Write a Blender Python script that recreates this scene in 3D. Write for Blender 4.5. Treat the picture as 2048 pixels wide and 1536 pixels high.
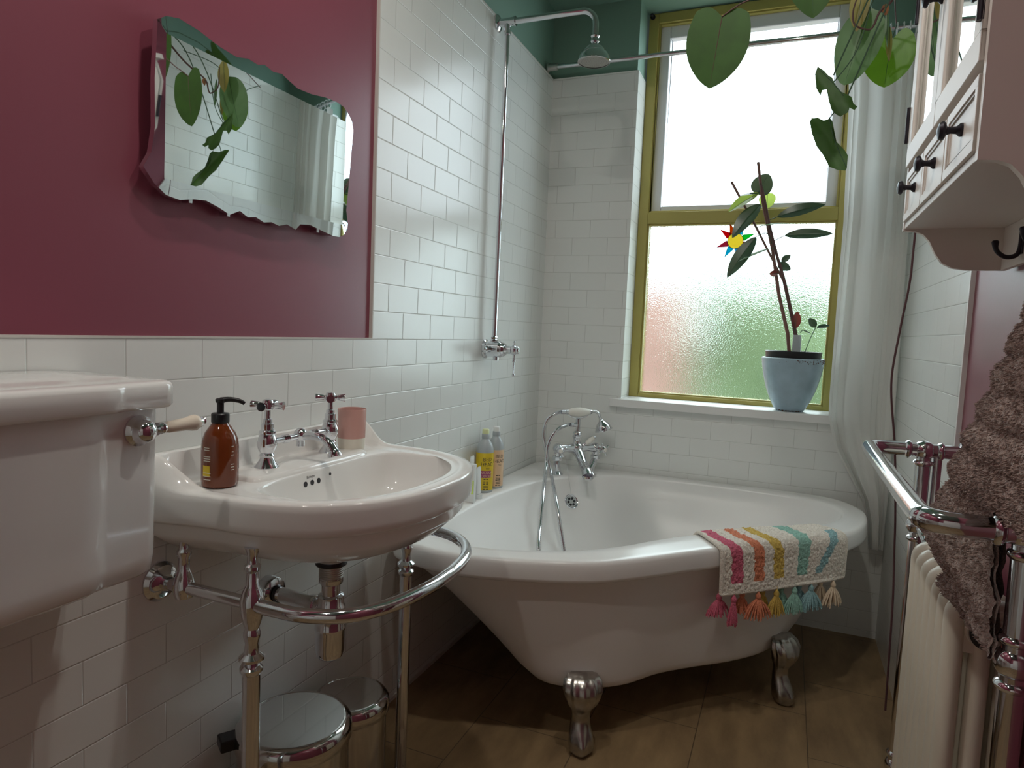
import bpy, bmesh, math, random
from mathutils import Vector, Matrix, noise
random.seed(7)
PI = math.pi
SC = bpy.context.scene
COL = SC.collection
for o in list(bpy.data.objects): bpy.data.objects.remove(o)

# ------------------------------------------------------------------ camera
cam = bpy.data.objects.new('camera', bpy.data.cameras.new('camera'))
COL.objects.link(cam)
RX = Vector((0.92355111, 0.38116663, 0.04201617))
RU = Vector((-0.06958812, 0.05883737, 0.99583917))
RF = Vector((-0.37710852, 0.92263220, -0.08086399))
CAM = Vector((1.04929, 0.0, 1.14789))
cam.matrix_world = Matrix(((RX.x, RU.x, -RF.x, CAM.x), (RX.y, RU.y, -RF.y, CAM.y), (RX.z, RU.z, -RF.z, CAM.z), (0, 0, 0, 1)))
cam.data.lens = 23.504; cam.data.sensor_width = 36; cam.data.clip_start = 0.02
SC.camera = cam
# ------------------------------------------------------------------ view, sky, lamps
SC.view_settings.view_transform = 'Standard'
SC.view_settings.look = 'None'
SC.view_settings.gamma = 1
SC.view_settings.use_curve_mapping = False
SC.view_settings.exposure = -0.08
SC.cycles.use_denoising = True
SC.cycles.max_bounces = 12
SC.cycles.diffuse_bounces = 6
SC.cycles.glossy_bounces = 6
SC.cycles.transmission_bounces = 8
SC.cycles.transparent_max_bounces = 12
SC.cycles.sample_clamp_indirect = 6
SC.cycles.blur_glossy = 0.3
w = bpy.data.worlds.new('overcast_sky'); SC.world = w; w.use_nodes = True
wn = w.node_tree.nodes; wl = w.node_tree.links
bg = wn['Background']
tc = wn.new('ShaderNodeTexCoord'); sx = wn.new('ShaderNodeSeparateXYZ'); cr = wn.new('ShaderNodeValToRGB')
wl.new(tc.outputs['Generated'], sx.inputs[0]); wl.new(sx.outputs['Z'], cr.inputs[0])
cr.color_ramp.elements[0].position = 0.0; cr.color_ramp.elements[0].color = (0.76, 0.92, 0.98, 1)
cr.color_ramp.elements[1].position = 1.0; cr.color_ramp.elements[1].color = (0.90, 0.98, 0.99, 1)
wl.new(cr.outputs[0], bg.inputs[0]); bg.inputs[1].default_value = 6.0

def lamp(name, kind, loc, power, color, size=0.1, rot=None, **k):
    l = bpy.data.lights.new(name, kind); l.energy = power; l.color = color
    if kind == 'AREA':
        l.shape = k.pop('shape', 'DISK'); l.size = size
        if 'size_y' in k: l.size_y = k.pop('size_y')
    for a, b in k.items(): setattr(l, a, b)
    o = bpy.data.objects.new(name, l); COL.objects.link(o); o.location = loc
    if rot: o.rotation_euler = rot
    return o
# sky light enters through the upper pane: a portal that only guides the sampling of the sky
prt = lamp('window_portal', 'AREA', (0.82, 3.10, 2.09), 1, (1, 1, 1), 0.70, (-PI/2, 0, 0), shape='RECTANGLE', size_y=0.75)
prt.data.cycles.is_portal = True

# ------------------------------------------------------------------ materials
MATS = {}
def nmat(name):
    m = bpy.data.materials.new(name); m.use_nodes = True
    return m, m.node_tree.nodes, m.node_tree.links, m.node_tree.nodes['Principled BSDF']
def mat(name, col, rough=0.5, metal=0.0, bump=0.0, bscale=200, var=0.0, vscale=8, trans=0.0, ior=1.45, coat=0.0, sss=0.0, sheen=0.0, spec=None, bdist=0.002):
    m, n, l, b = nmat(name)
    b.inputs['Base Color'].default_value = (*col, 1)
    b.inputs['Roughness'].default_value = rough
    b.inputs['Metallic'].default_value = metal
    b.inputs['IOR'].default_value = ior
    b.inputs['Transmission Weight'].default_value = trans
    b.inputs['Coat Weight'].default_value = coat
    b.inputs['Sheen Weight'].default_value = sheen
    if spec is not None: b.inputs['Specular IOR Level'].default_value = spec
    tcn = n.new('ShaderNodeTexCoord')
    if bump:
        t = n.new('ShaderNodeTexNoise'); t.inputs['Scale'].default_value = bscale; t.inputs['Detail'].default_value = 3
        bp = n.new('ShaderNodeBump'); bp.inputs['Strength'].default_value = bump; bp.inputs['Distance'].default_value = bdist
        l.new(tcn.outputs['Object'], t.inputs['Vector']); l.new(t.outputs['Fac'], bp.inputs['Height']); l.new(bp.outputs[0], b.inputs['Normal'])
    if var:
        t = n.new('ShaderNodeTexNoise'); t.inputs['Scale'].default_value = vscale; t.inputs['Detail'].default_value = 4
        r = n.new('ShaderNodeValToRGB')
        r.color_ramp.elements[0].position = 0.3; r.color_ramp.elements[1].position = 0.7
        r.color_ramp.elements[0].color = (*[c*(1-var) for c in col], 1)
        r.color_ramp.elements[1].color = (*[min(1, c*(1+var)) for c in col], 1)
        l.new(tcn.outputs['Object'], t.inputs['Vector']); l.new(t.outputs['Fac'], r.inputs[0]); l.new(r.outputs[0], b.inputs['Base Color'])
    MATS[name] = m
    return m

TW, TH, WZ, Y0 = 0.16219, 0.077, 1.1057, 0.97162
def tile_mat(name):
    m, n, l, b = nmat(name)
    uv = n.new('ShaderNodeUVMap')
    br = n.new('ShaderNodeTexBrick')
    br.offset = 0.5; br.squash = 1
    br.inputs['Color1'].default_value = (0.80, 0.82, 0.80, 1)
    br.inputs['Color2'].default_value = (0.775, 0.795, 0.775, 1)
    br.inputs['Mortar'].default_value = (0.60, 0.61, 0.585, 1)
    br.inputs['Scale'].default_value = 1
    br.inputs['Mortar Size'].default_value = 0.0009
    br.inputs['Mortar Smooth'].default_value = 0.3
    br.inputs['Brick Width'].default_value = TW
    br.inputs['Row Height'].default_value = TH
    l.new(uv.outputs[0], br.inputs['Vector'])
    b2 = n.new('ShaderNodeTexBrick'); b2.offset = 0.5
    for k, v in (('Scale', 1), ('Mortar Size', 0.0022), ('Mortar Smooth', 1.0), ('Brick Width', TW), ('Row Height', TH)): b2.inputs[k].default_value = v
    l.new(uv.outputs[0], b2.inputs['Vector'])
    inv = n.new('ShaderNodeMath'); inv.operation = 'SUBTRACT'; inv.inputs[0].default_value = 1
    l.new(b2.outputs['Fac'], inv.inputs[1])
    ns = n.new('ShaderNodeTexNoise'); ns.inputs['Scale'].default_value = 9; ns.inputs['Detail'].default_value = 1
    l.new(uv.outputs[0], ns.inputs['Vector'])
    ad = n.new('ShaderNodeMath'); ad.operation = 'MULTIPLY_ADD'; ad.inputs[1].default_value = 0.25
    l.new(ns.outputs['Fac'], ad.inputs[0]); l.new(inv.outputs[0], ad.inputs[2])
    bp = n.new('ShaderNodeBump'); bp.inputs['Strength'].default_value = 0.45; bp.inputs['Distance'].default_value = 0.0018
    l.new(ad.outputs[0], bp.inputs['Height']); l.new(bp.outputs[0], b.inputs['Normal'])
    l.new(br.outputs['Color'], b.inputs['Base Color'])
    b.inputs['Roughness'].default_value = 0.22
    MATS[name] = m
    return m
tile_mat('tile')
mat('pink', (0.245, 0.064, 0.095), 0.34, bump=0.15, bscale=90, bdist=0.0006)
mat('green', (0.20, 0.335, 0.27), 0.6)
mat('trim_white', (0.75, 0.74, 0.72), 0.4)
mat('grout', (0.62, 0.60, 0.56), 0.6)
mat('ceramic', (0.84, 0.84, 0.82), 0.09, coat=0.3)
mat('enamel', (0.84, 0.84, 0.83), 0.24)
mat('enamel_out', (0.80, 0.78, 0.76), 0.30)
mat('chrome', (0.72, 0.73, 0.76), 0.07, 1.0)
mat('satin_steel', (0.50, 0.49, 0.47), 0.34, 1.0)
mat('polished_steel', (0.60, 0.60, 0.59), 0.07, 1.0)
mat('pewter', (0.46, 0.44, 0.41), 0.24, 1.0, var=0.25, vscale=30)
mat('white_handle', (0.82, 0.80, 0.74), 0.15)
mat('ivory_handle', (0.80, 0.72, 0.60), 0.15)
mat('white_paint', (0.80, 0.80, 0.79), 0.35)
mat('yellow_paint', (0.42, 0.36, 0.10), 0.42)
mat('sash_white', (0.74, 0.75, 0.78), 0.45)
mat('dark', (0.02, 0.02, 0.025), 0.4)
mat('black_plastic', (0.012, 0.012, 0.014), 0.35)
mat('black_metal', (0.03, 0.027, 0.035), 0.4, 0.6)
mat('curtain', (0.78, 0.78, 0.75), 0.8)
mat('towel', (0.37, 0.26, 0.225), 0.95, bump=0.9, bscale=420, var=0.15, vscale=160, sheen=0.5, bdist=0.004)
mat('mat_cream', (0.82, 0.77, 0.69), 0.95, bump=1.0, bscale=260, var=0.12, vscale=150, bdist=0.004)
for nm, c in (('pink', (0.64, 0.15, 0.23)), ('orange', (0.70, 0.25, 0.14)), ('yellow', (0.64, 0.45, 0.11)), ('mint', (0.31, 0.55, 0.47)), ('blue', (0.30, 0.50, 0.53))):
    mat('yarn_'+nm, c, 0.95, bump=1.0, bscale=260, var=0.15, vscale=150, bdist=0.004)
mat('yarn_cream', (0.70, 0.57, 0.42), 0.95)
mat('radiator', (0.76, 0.71, 0.60), 0.35)
mat('cabinet', (0.76, 0.71, 0.66), 0.45, bump=0.1, bscale=60)
mat('mirror', (0.82, 0.87, 0.85), 0.01, 1.0)
mat('mirror_bevel', (0.80, 0.86, 0.88), 0.02, 1.0)
mat('cord', (0.10, 0.045, 0.05), 0.7)
mat('stem', (0.11, 0.055, 0.05), 0.6)
mat('stem_green', (0.05, 0.11, 0.06), 0.5)
mat('cane', (0.20, 0.10, 0.08), 0.6)
mat('blue_glaze', (0.35, 0.47, 0.55), 0.25, var=0.12, vscale=14)
mat('soil', (0.05, 0.035, 0.025), 0.9, bump=0.8, bscale=120)
mat('lead', (0.02, 0.02, 0.02), 0.5, 0.5)
mat('plastic_white', (0.80, 0.82, 0.81), 0.3)
mat('plastic_grey', (0.42, 0.46, 0.48), 0.3)
mat('label_yellow', (0.72, 0.52, 0.025), 0.4)
mat('label_peach', (0.78, 0.55, 0.36), 0.4)
mat('label_magenta', (0.32, 0.05, 0.16), 0.4)
mat('label_lime', (0.62, 0.78, 0.18), 0.5)
mat('cap_lime', (0.70, 0.75, 0.42), 0.4)
mat('ink', (0.03, 0.03, 0.03), 0.5)
mat('ink_white', (0.75, 0.72, 0.6), 0.5)
mat('cup_pink', (0.60, 0.34, 0.30), 0.22)
mat('cup_cream', (0.76, 0.72, 0.62), 0.5)
mat('amber', (0.16, 0.035, 0.008), 0.08, coat=0.5)
mat('rust', (0.12, 0.06, 0.04), 0.8)
mat('door_white', (0.70, 0.68, 0.64), 0.4)
mat('brick_far', (0.23, 0.125, 0.10), 0.9, var=0.3, vscale=3)
mat('hedge', (0.090, 0.130, 0.060), 0.9, var=0.5, vscale=2)
mat('grass', (0.24, 0.20, 0.16), 0.9)

def leaf_mat(name, col, col2, tr, rough=0.35):
    m, n, l, b = nmat(name)
    tcn = n.new('ShaderNodeTexCoord'); t = n.new('ShaderNodeTexNoise'); t.inputs['Scale'].default_value = 25
    r = n.new('ShaderNodeValToRGB'); r.color_ramp.elements[0].position = 0.35; r.color_ramp.elements[1].position = 0.65
    r.color_ramp.elements[0].color = (*col, 1); r.color_ramp.elements[1].color = (*[c*1.25 for c in col], 1)
    l.new(tcn.outputs['Object'], t.inputs['Vector']); l.new(t.outputs['Fac'], r.inputs[0]); l.new(r.outputs[0], b.inputs['Base Color'])
    b.inputs['Roughness'].default_value = rough
    trn = n.new('ShaderNodeBsdfTranslucent'); trn.inputs[0].default_value = (*col2, 1)
    mx = n.new('ShaderNodeMixShader'); mx.inputs[0].default_value = tr
    l.new(b.outputs[0], mx.inputs[1]); l.new(trn.outputs[0], mx.inputs[2]); l.new(mx.outputs[0], n['Material Output'].inputs[0])
    MATS[name] = m
leaf_mat('leaf', (0.030, 0.085, 0.014), (0.09, 0.22, 0.015), 0.10, 0.55)
leaf_mat('leaf_pale', (0.12, 0.22, 0.11), (0.14, 0.30, 0.06), 0.2)
leaf_mat('leaf_bright', (0.08, 0.18, 0.018), (0.20, 0.42, 0.02), 0.28)
leaf_mat('leaf_young', (0.30, 0.24, 0.08), (0.45, 0.38, 0.08), 0.4)
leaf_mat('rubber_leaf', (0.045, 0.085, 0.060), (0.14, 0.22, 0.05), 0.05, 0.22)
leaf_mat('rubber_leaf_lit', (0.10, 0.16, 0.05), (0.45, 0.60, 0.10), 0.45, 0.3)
leaf_mat('rubber_leaf_red', (0.10, 0.03, 0.03), (0.35, 0.05, 0.03), 0.2, 0.3)
leaf_mat('leaf_dry', (0.30, 0.13, 0.06), (0.40, 0.14, 0.03), 0.2, 0.6)

def curtain_mat():
    m, n, l, b = nmat('sheer'); b.inputs['Base Color'].default_value = (0.80, 0.80, 0.77, 1); b.inputs['Roughness'].default_value = 0.8
    t = n.new('ShaderNodeBsdfTranslucent'); t.inputs[0].default_value = (0.80, 0.82, 0.80, 1)
    mx = n.new('ShaderNodeMixShader'); mx.inputs[0].default_value = 0.35
    l.new(b.outputs[0], mx.inputs[1]); l.new(t.outputs[0], mx.inputs[2]); l.new(mx.outputs[0], n['Material Output'].inputs[0])
    MATS['sheer'] = m
curtain_mat()
def clear_glass():
    m, n, l, b = nmat('clear_glass'); n.remove(b)
    tr = n.new('ShaderNodeBsdfTransparent'); tr.inputs[0].default_value = (0.97, 0.98, 1, 1)
    g = n.new('ShaderNodeBsdfGlossy'); g.inputs['Roughness'].default_value = 0.02
    mx = n.new('ShaderNodeMixShader'); mx.inputs[0].default_value = 0.06
    l.new(tr.outputs[0], mx.inputs[1]); l.new(g.outputs[0], mx.inputs[2]); l.new(mx.outputs[0], n['Material Output'].inputs[0])
    MATS['clear_glass'] = m
clear_glass()
def frosted():
    m, n, l, b = nmat('frosted_glass'); n.remove(b)
    tcn = n.new('ShaderNodeTexCoord'); t = n.new('ShaderNodeTexNoise'); t.inputs['Scale'].default_value = 210; t.inputs['Detail'].default_value = 2
    l.new(tcn.outputs['Object'], t.inputs['Vector'])
    bp = n.new('ShaderNodeBump'); bp.inputs['Strength'].default_value = 0.9; bp.inputs['Distance'].default_value = 0.0012
    l.new(t.outputs['Fac'], bp.inputs['Height'])
    g = n.new('ShaderNodeBsdfRefraction'); g.inputs['Roughness'].default_value = 0.19; g.inputs['IOR'].default_value = 1.45
    g.inputs['Color'].default_value = (0.97, 0.99, 0.98, 1)
    l.new(bp.outputs[0], g.inputs['Normal'])
    gl = n.new('ShaderNodeBsdfGlossy'); gl.inputs['Roughness'].default_value = 0.25; l.new(bp.outputs[0], gl.inputs['Normal'])
    mx = n.new('ShaderNodeMixShader'); mx.inputs[0].default_value = 0.05
    l.new(g.outputs[0], mx.inputs[1]); l.new(gl.outputs[0], mx.inputs[2]); l.new(mx.outputs[0], n['Material Output'].inputs[0])
    MATS['frosted_glass'] = m
frosted()
def stained(name, col):
    m, n, l, b = nmat(name); n.remove(b)
    tr = n.new('ShaderNodeBsdfTransparent'); tr.inputs[0].default_value = (*col, 1)
    d = n.new('ShaderNodeBsdfTranslucent'); d.inputs[0].default_value = (*col, 1)
    mx = n.new('ShaderNodeMixShader'); mx.inputs[0].default_value = 0.35
    l.new(tr.outputs[0], mx.inputs[1]); l.new(d.outputs[0], mx.inputs[2]); l.new(mx.outputs[0], n['Material Output'].inputs[0])
    MATS[name] = m
for nm, c in (('glass_red', (0.416, 0.010, 0.021)), ('glass_rose', (0.312, 0.052, 0.091)), ('glass_cyan', (0.013, 0.338, 0.442)), ('glass_green', (0.039, 0.390, 0.078)), ('glass_orange', (0.416, 0.117, 0.010)), ('glass_yellow', (0.55, 0.45, 0.10)), ('glass_blue', (0.026, 0.260, 0.416))):
    stained(nm, c)
def floor_mat():
    m, n, l, b = nmat('stone_floor')
    tcn = n.new('ShaderNodeTexCoord')
    mp = n.new('ShaderNodeMapping'); mp.inputs['Location'].default_value = (0.02, 0.06, 0)
    l.new(tcn.outputs['Object'], mp.inputs[0])
    t = n.new('ShaderNodeTexNoise'); t.inputs['Scale'].default_value = 4; t.inputs['Detail'].default_value = 9; t.inputs['Roughness'].default_value = 0.65
    mp2 = n.new('ShaderNodeMapping'); mp2.inputs['Scale'].default_value = (3.0, 1, 1); mp2.inputs['Rotation'].default_value = (0, 0, 0.3)
    l.new(tcn.outputs['Object'], mp2.inputs[0]); l.new(mp2.outputs[0], t.inputs['Vector'])
    r = n.new('ShaderNodeValToRGB'); r.color_ramp.elements[0].position = 0.3; r.color_ramp.elements[1].position = 0.72
    r.color_ramp.elements[0].color = (0.19, 0.125, 0.065, 1); r.color_ramp.elements[1].color = (0.36, 0.245, 0.125, 1)
    l.new(t.outputs['Fac'], r.inputs[0])
    br = n.new('ShaderNodeTexBrick'); br.offset = 0.5
    for k, v in (('Scale', 1), ('Mortar Size', 0.0018), ('Mortar Smooth', 0.5), ('Brick Width', 0.45), ('Row Height', 0.30)): br.inputs[k].default_value = v
    sw = n.new('ShaderNodeMapping'); sw.inputs['Rotation'].default_value = (0, 0, PI/2)
    l.new(mp.outputs[0], sw.inputs[0]); l.new(sw.outputs[0], br.inputs['Vector'])
    mx = n.new('ShaderNodeMix'); mx.data_type = 'RGBA'; mx.inputs[7].default_value = (0.11, 0.075, 0.045, 1)
    l.new(br.outputs['Fac'], mx.inputs[0]); l.new(r.outputs[0], mx.inputs[6]); l.new(mx.outputs[2], b.inputs['Base Color'])
    bp = n.new('ShaderNodeBump'); bp.inputs['Strength'].default_value = 0.3; bp.inputs['Distance'].default_value = 0.002
    l.new(t.outputs['Fac'], bp.inputs['Height']); l.new(bp.outputs[0], b.inputs['Normal'])
    b.inputs['Roughness'].default_value = 0.5
    MATS['stone_floor'] = m
floor_mat()
def emis(name, col, s):
    m, n, l, b = nmat(name); b.inputs['Emission Color'].default_value = (*col, 1); b.inputs['Emission Strength'].default_value = s
    MATS[name] = m
emis('lamp_face', (1, 0.80, 0.55), 60)

# ------------------------------------------------------------------ mesh helpers
V = Vector
def frame(axis):
    a = V(axis).normalized()
    t = V((0, 0, 1)) if abs(a.z) < 0.9 else V((1, 0, 0))
    u = a.cross(t).normalized(); v = a.cross(u).normalized()
    return a, u, v
class MB:
    def __init__(s): s.v = []; s.f = []; s.m = []; s.cur = 0
    def mi(s, i): s.cur = i; return s
    def add(s, vs, fs):
        b = len(s.v); s.v += [V(p) for p in vs]
        for f in fs: s.f.append([b+i for i in f]); s.m.append(s.cur)
        return s
    def box(s, x0, x1, y0, y1, z0, z1):
        return s.add([(x0,y0,z0),(x1,y0,z0),(x1,y1,z0),(x0,y1,z0),(x0,y0,z1),(x1,y0,z1),(x1,y1,z1),(x0,y1,z1)],
                     [(0,3,2,1),(4,5,6,7),(0,1,5,4),(1,2,6,5),(2,3,7,6),(3,0,4,7)])
    def obox(s, c, ax, ay, az, hx, hy, hz):
        c = V(c); ax = V(ax).normalized()*hx; ay = V(ay).normalized()*hy; az = V(az).normalized()*hz
        vs = [c+ax*i+ay*j+az*k for k in (-1, 1) for i, j in ((-1,-1),(1,-1),(1,1),(-1,1))]
        return s.add(vs, [(0,3,2,1),(4,5,6,7),(0,1,5,4),(1,2,6,5),(2,3,7,6),(3,0,4,7)])
    def loft(s, rings, c0=True, c1=True, closed=True):
        n = len(rings[0]); vs = [p for r in rings for p in r]; fs = []
        for k in range(len(rings)-1):
            for i in range(n if closed else n-1):
                j = (i+1) % n
                fs.append((k*n+i, k*n+j, (k+1)*n+j, (k+1)*n+i))
        if c0: fs.append(tuple(reversed(range(n))))
        if c1: fs.append(tuple((len(rings)-1)*n+i for i in range(n)))
        return s.add(vs, fs)
    def lathe(s, prof, o=(0,0,0), axis=(0,0,1), seg=32, c0=True, c1=True):
        a, u, v = frame(axis); o = V(o)
        rings = [[o + a*h + (u*math.cos(2*PI*i/seg) + v*math.sin(2*PI*i/seg))*max(r, 1e-5) for i in range(seg)] for r, h in prof]
        return s.loft(rings, c0, c1)
    def tube(s, pts, r, seg=12, cap=True, closed=False):
        pts = [V(p) for p in pts]; n = len(pts)
        rr = r if isinstance(r, (list, tuple)) else [r]*n
        t0 = (pts[1]-pts[0]).normalized(); _, u, _ = frame(t0); rings = []
        for i, p in enumerate(pts):
            if closed: t = (pts[(i+1) % n]-pts[i-1]).normalized()
            else: t = (pts[min(i+1, n-1)]-pts[max(i-1, 0)]).normalized()
            u = (u - t*u.dot(t)).normalized(); v = t.cross(u)
            rings.append([p+(u*math.cos(2*PI*k/seg)+v*math.sin(2*PI*k/seg))*rr[i] for k in range(seg)])
        if closed: rings.append(rings[0]); cap = False
        return s.loft(rings, cap, cap)
    def sphere(s, c, r, sc=(1,1,1), seg=24, rg=14):
        c = V(c); rings = []
        for k in range(rg+1):
            a = PI*k/rg
            rings.append([c+V((r*sc[0]*max(math.sin(a), 1e-4)*math.cos(2*PI*i/seg), r*sc[1]*max(math.sin(a), 1e-4)*math.sin(2*PI*i/seg), -r*sc[2]*math.cos(a))) for i in range(seg)])
        return s.loft(rings, False, False)
    def grid(s, rows):
        return s.loft(rows, False, False, closed=False)
    def prism(s, poly, axis, d):   # poly: list of 3D points, extruded by axis*d
        a = V(axis)*d; n = len(poly)
        return s.loft([[V(p) for p in poly], [V(p)+a for p in poly]])
OFF = {}
def obj(name, mb, mats, parent=None, ang=35, bevel=0, bseg=2, recalc=True, sub=0, solid=0):
    me = bpy.data.meshes.new(name)
    root = parent
    while root is not None and root.parent is not None: root = root.parent
    off = OFF.get(root.name, V((0, 0, 0))) if root is not None else V((0, 0, 0))
    me.from_pydata([tuple(p-off) for p in mb.v], [], mb.f)
    if isinstance(mats, str): mats = [mats]
    for m in mats: me.materials.append(MATS[m])
    me.polygons.foreach_set('material_index', mb.m)
    bm = bmesh.new(); bm.from_mesh(me)
    bmesh.ops.remove_doubles(bm, verts=bm.verts, dist=1e-6)
    if recalc: bmesh.ops.recalc_face_normals(bm, faces=bm.faces)
    bm.to_mesh(me); bm.free()
    me.polygons.foreach_set('use_smooth', [True]*len(me.polygons))
    me.set_sharp_from_angle(angle=math.radians(ang))
    o = bpy.data.objects.new(name, me); COL.objects.link(o)
    if parent is not None: o.parent = parent
    if bevel:
        md = o.modifiers.new('bevel', 'BEVEL'); md.width = bevel; md.segments = bseg; md.limit_method = 'ANGLE'; md.angle_limit = math.radians(40); md.harden_normals = True
    if solid:
        md = o.modifiers.new('solid', 'SOLIDIFY'); md.thickness = solid; md.offset = 0
    if sub:
        md = o.modifiers.new('sub', 'SUBSURF'); md.levels = sub; md.render_levels = sub
    return o
def tag(o, label=None, cat=None, group=None, kind=None):
    if label: o['label'] = label
    if cat: o['category'] = cat
    if group: o['group'] = group
    if kind: o['kind'] = kind
    return o
def thing(name, loc, label=None, cat=None, group=None, kind=None):
    o = bpy.data.objects.new(name, None); COL.objects.link(o); o.location = loc; o.empty_display_size = 0.05
    OFF[o.name] = V(loc)
    return tag(o, label, cat, group, kind)
def crom(pts, n, closed=True):
    pts = [V(p) for p in pts]; m = len(pts); out = []
    tot = n
    for k in range(tot):
        u = k*m/tot if closed else k*(m-1)/(tot-1)
        i = int(math.floor(u)); t = u-i
        if closed: p = [pts[(i+j) % m] for j in (-1, 0, 1, 2)]
        else:
            if i >= m-1: i = m-2; t = 1.0
            p = [pts[min(max(i+j, 0), m-1)] for j in (-1, 0, 1, 2)]
        out.append(0.5*((2*p[1]) + (p[2]-p[0])*t + (2*p[0]-5*p[1]+4*p[2]-p[3])*t*t + (3*p[1]-p[0]-3*p[2]+p[3])*t**3))
    return out
def ss(a, b, x):
    t = min(1, max(0, (x-a)/(b-a))); return t*t*(3-2*t)
def textmesh(s, size, font=None, extrude=0.0):
    c = bpy.data.curves.new('t', 'FONT'); c.body = s; c.size = size; c.extrude = extrude; c.align_x = 'LEFT'; c.resolution_u = 3
    o = bpy.data.objects.new('t', c); COL.objects.link(o)
    bpy.context.view_layer.update()
    me = bpy.data.meshes.new_from_object(o.evaluated_get(bpy.context.evaluated_depsgraph_get()))
    vs = [v.co.copy() for v in me.vertices]; fs = [list(p.vertices) for p in me.polygons]
    bpy.data.objects.remove(o); bpy.data.meshes.remove(me)
    return vs, fs

# ------------------------------------------------------------------ room shell
def uvbox(o, u_shift=None):
    me = o.data; uv = me.uv_layers.new(name='UVMap')
    for p in me.polygons:
        n = p.normal
        for li in p.loop_indices:
            co = me.vertices[me.loops[li].vertex_index].co
            z = co.z-WZ+40*TH
            if abs(n.x) > 0.7: uv.data[li].uv = (co.y-Y0+10*TW, z)
            elif abs(n.y) > 0.7: uv.data[li].uv = (co.x+0.037+10*TW, z)
            else: uv.data[li].uv = (co.x+10*TW, co.y-Y0)
    return o
def struct(name, mb, mats, parent=None, **k):
    o = obj(name, mb, mats, parent, **k)
    if parent is None: o['kind'] = 'structure'
    return o
CZ, TZ, RXW, BY, FY = 2.565, 2.268, 1.445, 2.90, -0.95
struct('floor', MB().box(-0.1, RXW+0.1, FY-0.1, BY+0.25, -0.1, 0), 'stone_floor')
struct('ceiling', MB().box(-0.15, RXW+0.15, FY-0.1, BY+0.25, CZ, CZ+0.1), 'green')
# left wall: plaster with pink and green paint, tile sheet in front of it
m = MB(); m.box(-0.12, -0.009, FY, BY+0.2, 0, TZ+0.0); m.mi(1).box(-0.12, -0.009, 1.55, BY+0.2, TZ, CZ); m.mi(0).box(-0.12, -0.009, FY, 1.55, TZ, CZ)
wl_ = struct('wall_left', m, ['pink', 'green'])
YE = 1.5465
m = MB(); m.box(-0.009, 0, FY, YE, 0, WZ).box(-0.009, 0, YE, BY, 0, TZ)
uvbox(struct('tile_cladding', m, 'tile', wl_))
m = MB(); m.box(-0.009, 0.0012, FY, YE-0.004, WZ, WZ+0.004).box(-0.009, 0.0012, YE-0.004, YE, WZ, TZ+0.003).box(-0.009, 0.0012, YE, BY, TZ, TZ+0.003)
struct('tile_edge', m, 'grout', wl_)
struct('baseboard_left', MB().box(0, 0.005, FY, BY, 0, 0.012), 'grout')
# back wall with the window opening
OX0, OX1, SZ, WY = 0.385, 1.243, 0.866, 3.052
m = MB(); m.mi(0)
for a in ((-0.1, OX0-0.008, 0, CZ), (OX1+0.008, RXW+0.1, 0, CZ)): m.box(a[0], a[1], BY+0.009, BY+0.25, a[2], a[3])
m.box(OX0-0.008, OX1+0.008, BY+0.009, BY+0.25, 0, SZ-0.035)
wb = struct('wall_back', m, ['green'])
m = MB()
m.box(0, OX0, BY, BY+0.009, 0, TZ).box(OX1, RXW, BY, BY+0.009, 0, TZ).box(OX0, OX1, BY, BY+0.009, 0, SZ-0.033)
m.box(OX0-0.008, OX0, BY+0.009, BY+0.25, SZ-0.03, TZ).box(OX1, OX1+0.008, BY+0.009, BY+0.25, SZ-0.03, TZ)
uvbox(struct('tile_cladding', m, 'tile', wb))
# right wall
YR = 1.925
m = MB(); m.mi(0).box(RXW+0.009, RXW+0.12, FY, YR, 0, CZ); m.mi(1).box(RXW+0.009, RXW+0.12, YR, BY+0.2, 0, CZ)
wr = struct('wall_right', m, ['pink', 'green'])
uvbox(struct('tile_cladding', MB().box(RXW, RXW+0.009, YR, BY, 0, TZ), 'tile', wr))
struct('tile_edge', MB().box(RXW-0.0015, RXW+0.009, YR-0.010, YR, 0, TZ+0.003), 'trim_white', wr)
wf = struct('wall_front', MB().box(-0.1, RXW+0.1, FY-0.12, FY-0.009, 0, CZ), 'pink')
uvbox(struct('tile_cladding', MB().box(0, RXW, FY-0.009, FY, 0, WZ), 'tile', wf))
# door behind the camera
dr = thing('door_1', (0.95, FY, 0), kind='structure')
m = MB().box(0.60, 1.36, FY, FY+0.03, 0.005, 1.98)
obj('door_panel', m, 'door_white', dr, bevel=0.003)
m = MB()
for z0, z1 in ((0.15, 0.85), (1.0, 1.85)):
    for x0, x1 in ((0.68, 0.94), (1.02, 1.28)): m.box(x0, x1, FY+0.03, FY+0.036, z0, z1)
obj('panel_moulding', m, 'door_white', dr, bevel=0.004)
m = MB().box(0.53, 0.60, FY, FY+0.04, 0, 2.05).box(1.36, 1.43, FY, FY+0.04, 0, 2.05).box(0.60, 1.36, FY, FY+0.04, 1.985, 2.05)
obj('door_frame', m, 'door_white', dr, bevel=0.003)
m = MB().lathe([(0.022, 0), (0.022, 0.005), (0.009, 0.008), (0.009, 0.03), (0.024, 0.04), (0.024, 0.055), (0.01, 0.064)], (0.66, FY+0.03, 0.98), (0, 1, 0))
obj('door_knob', m, 'chrome', dr)
# sill board
m = MB().box(OX0-0.045, 1.30, BY-0.032, BY+0.0, SZ-0.034, SZ).box(OX0, OX1, BY, WY+0.01, SZ-0.034, SZ)
struct('trim_1', m, 'white_paint', bevel=0.003)

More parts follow.
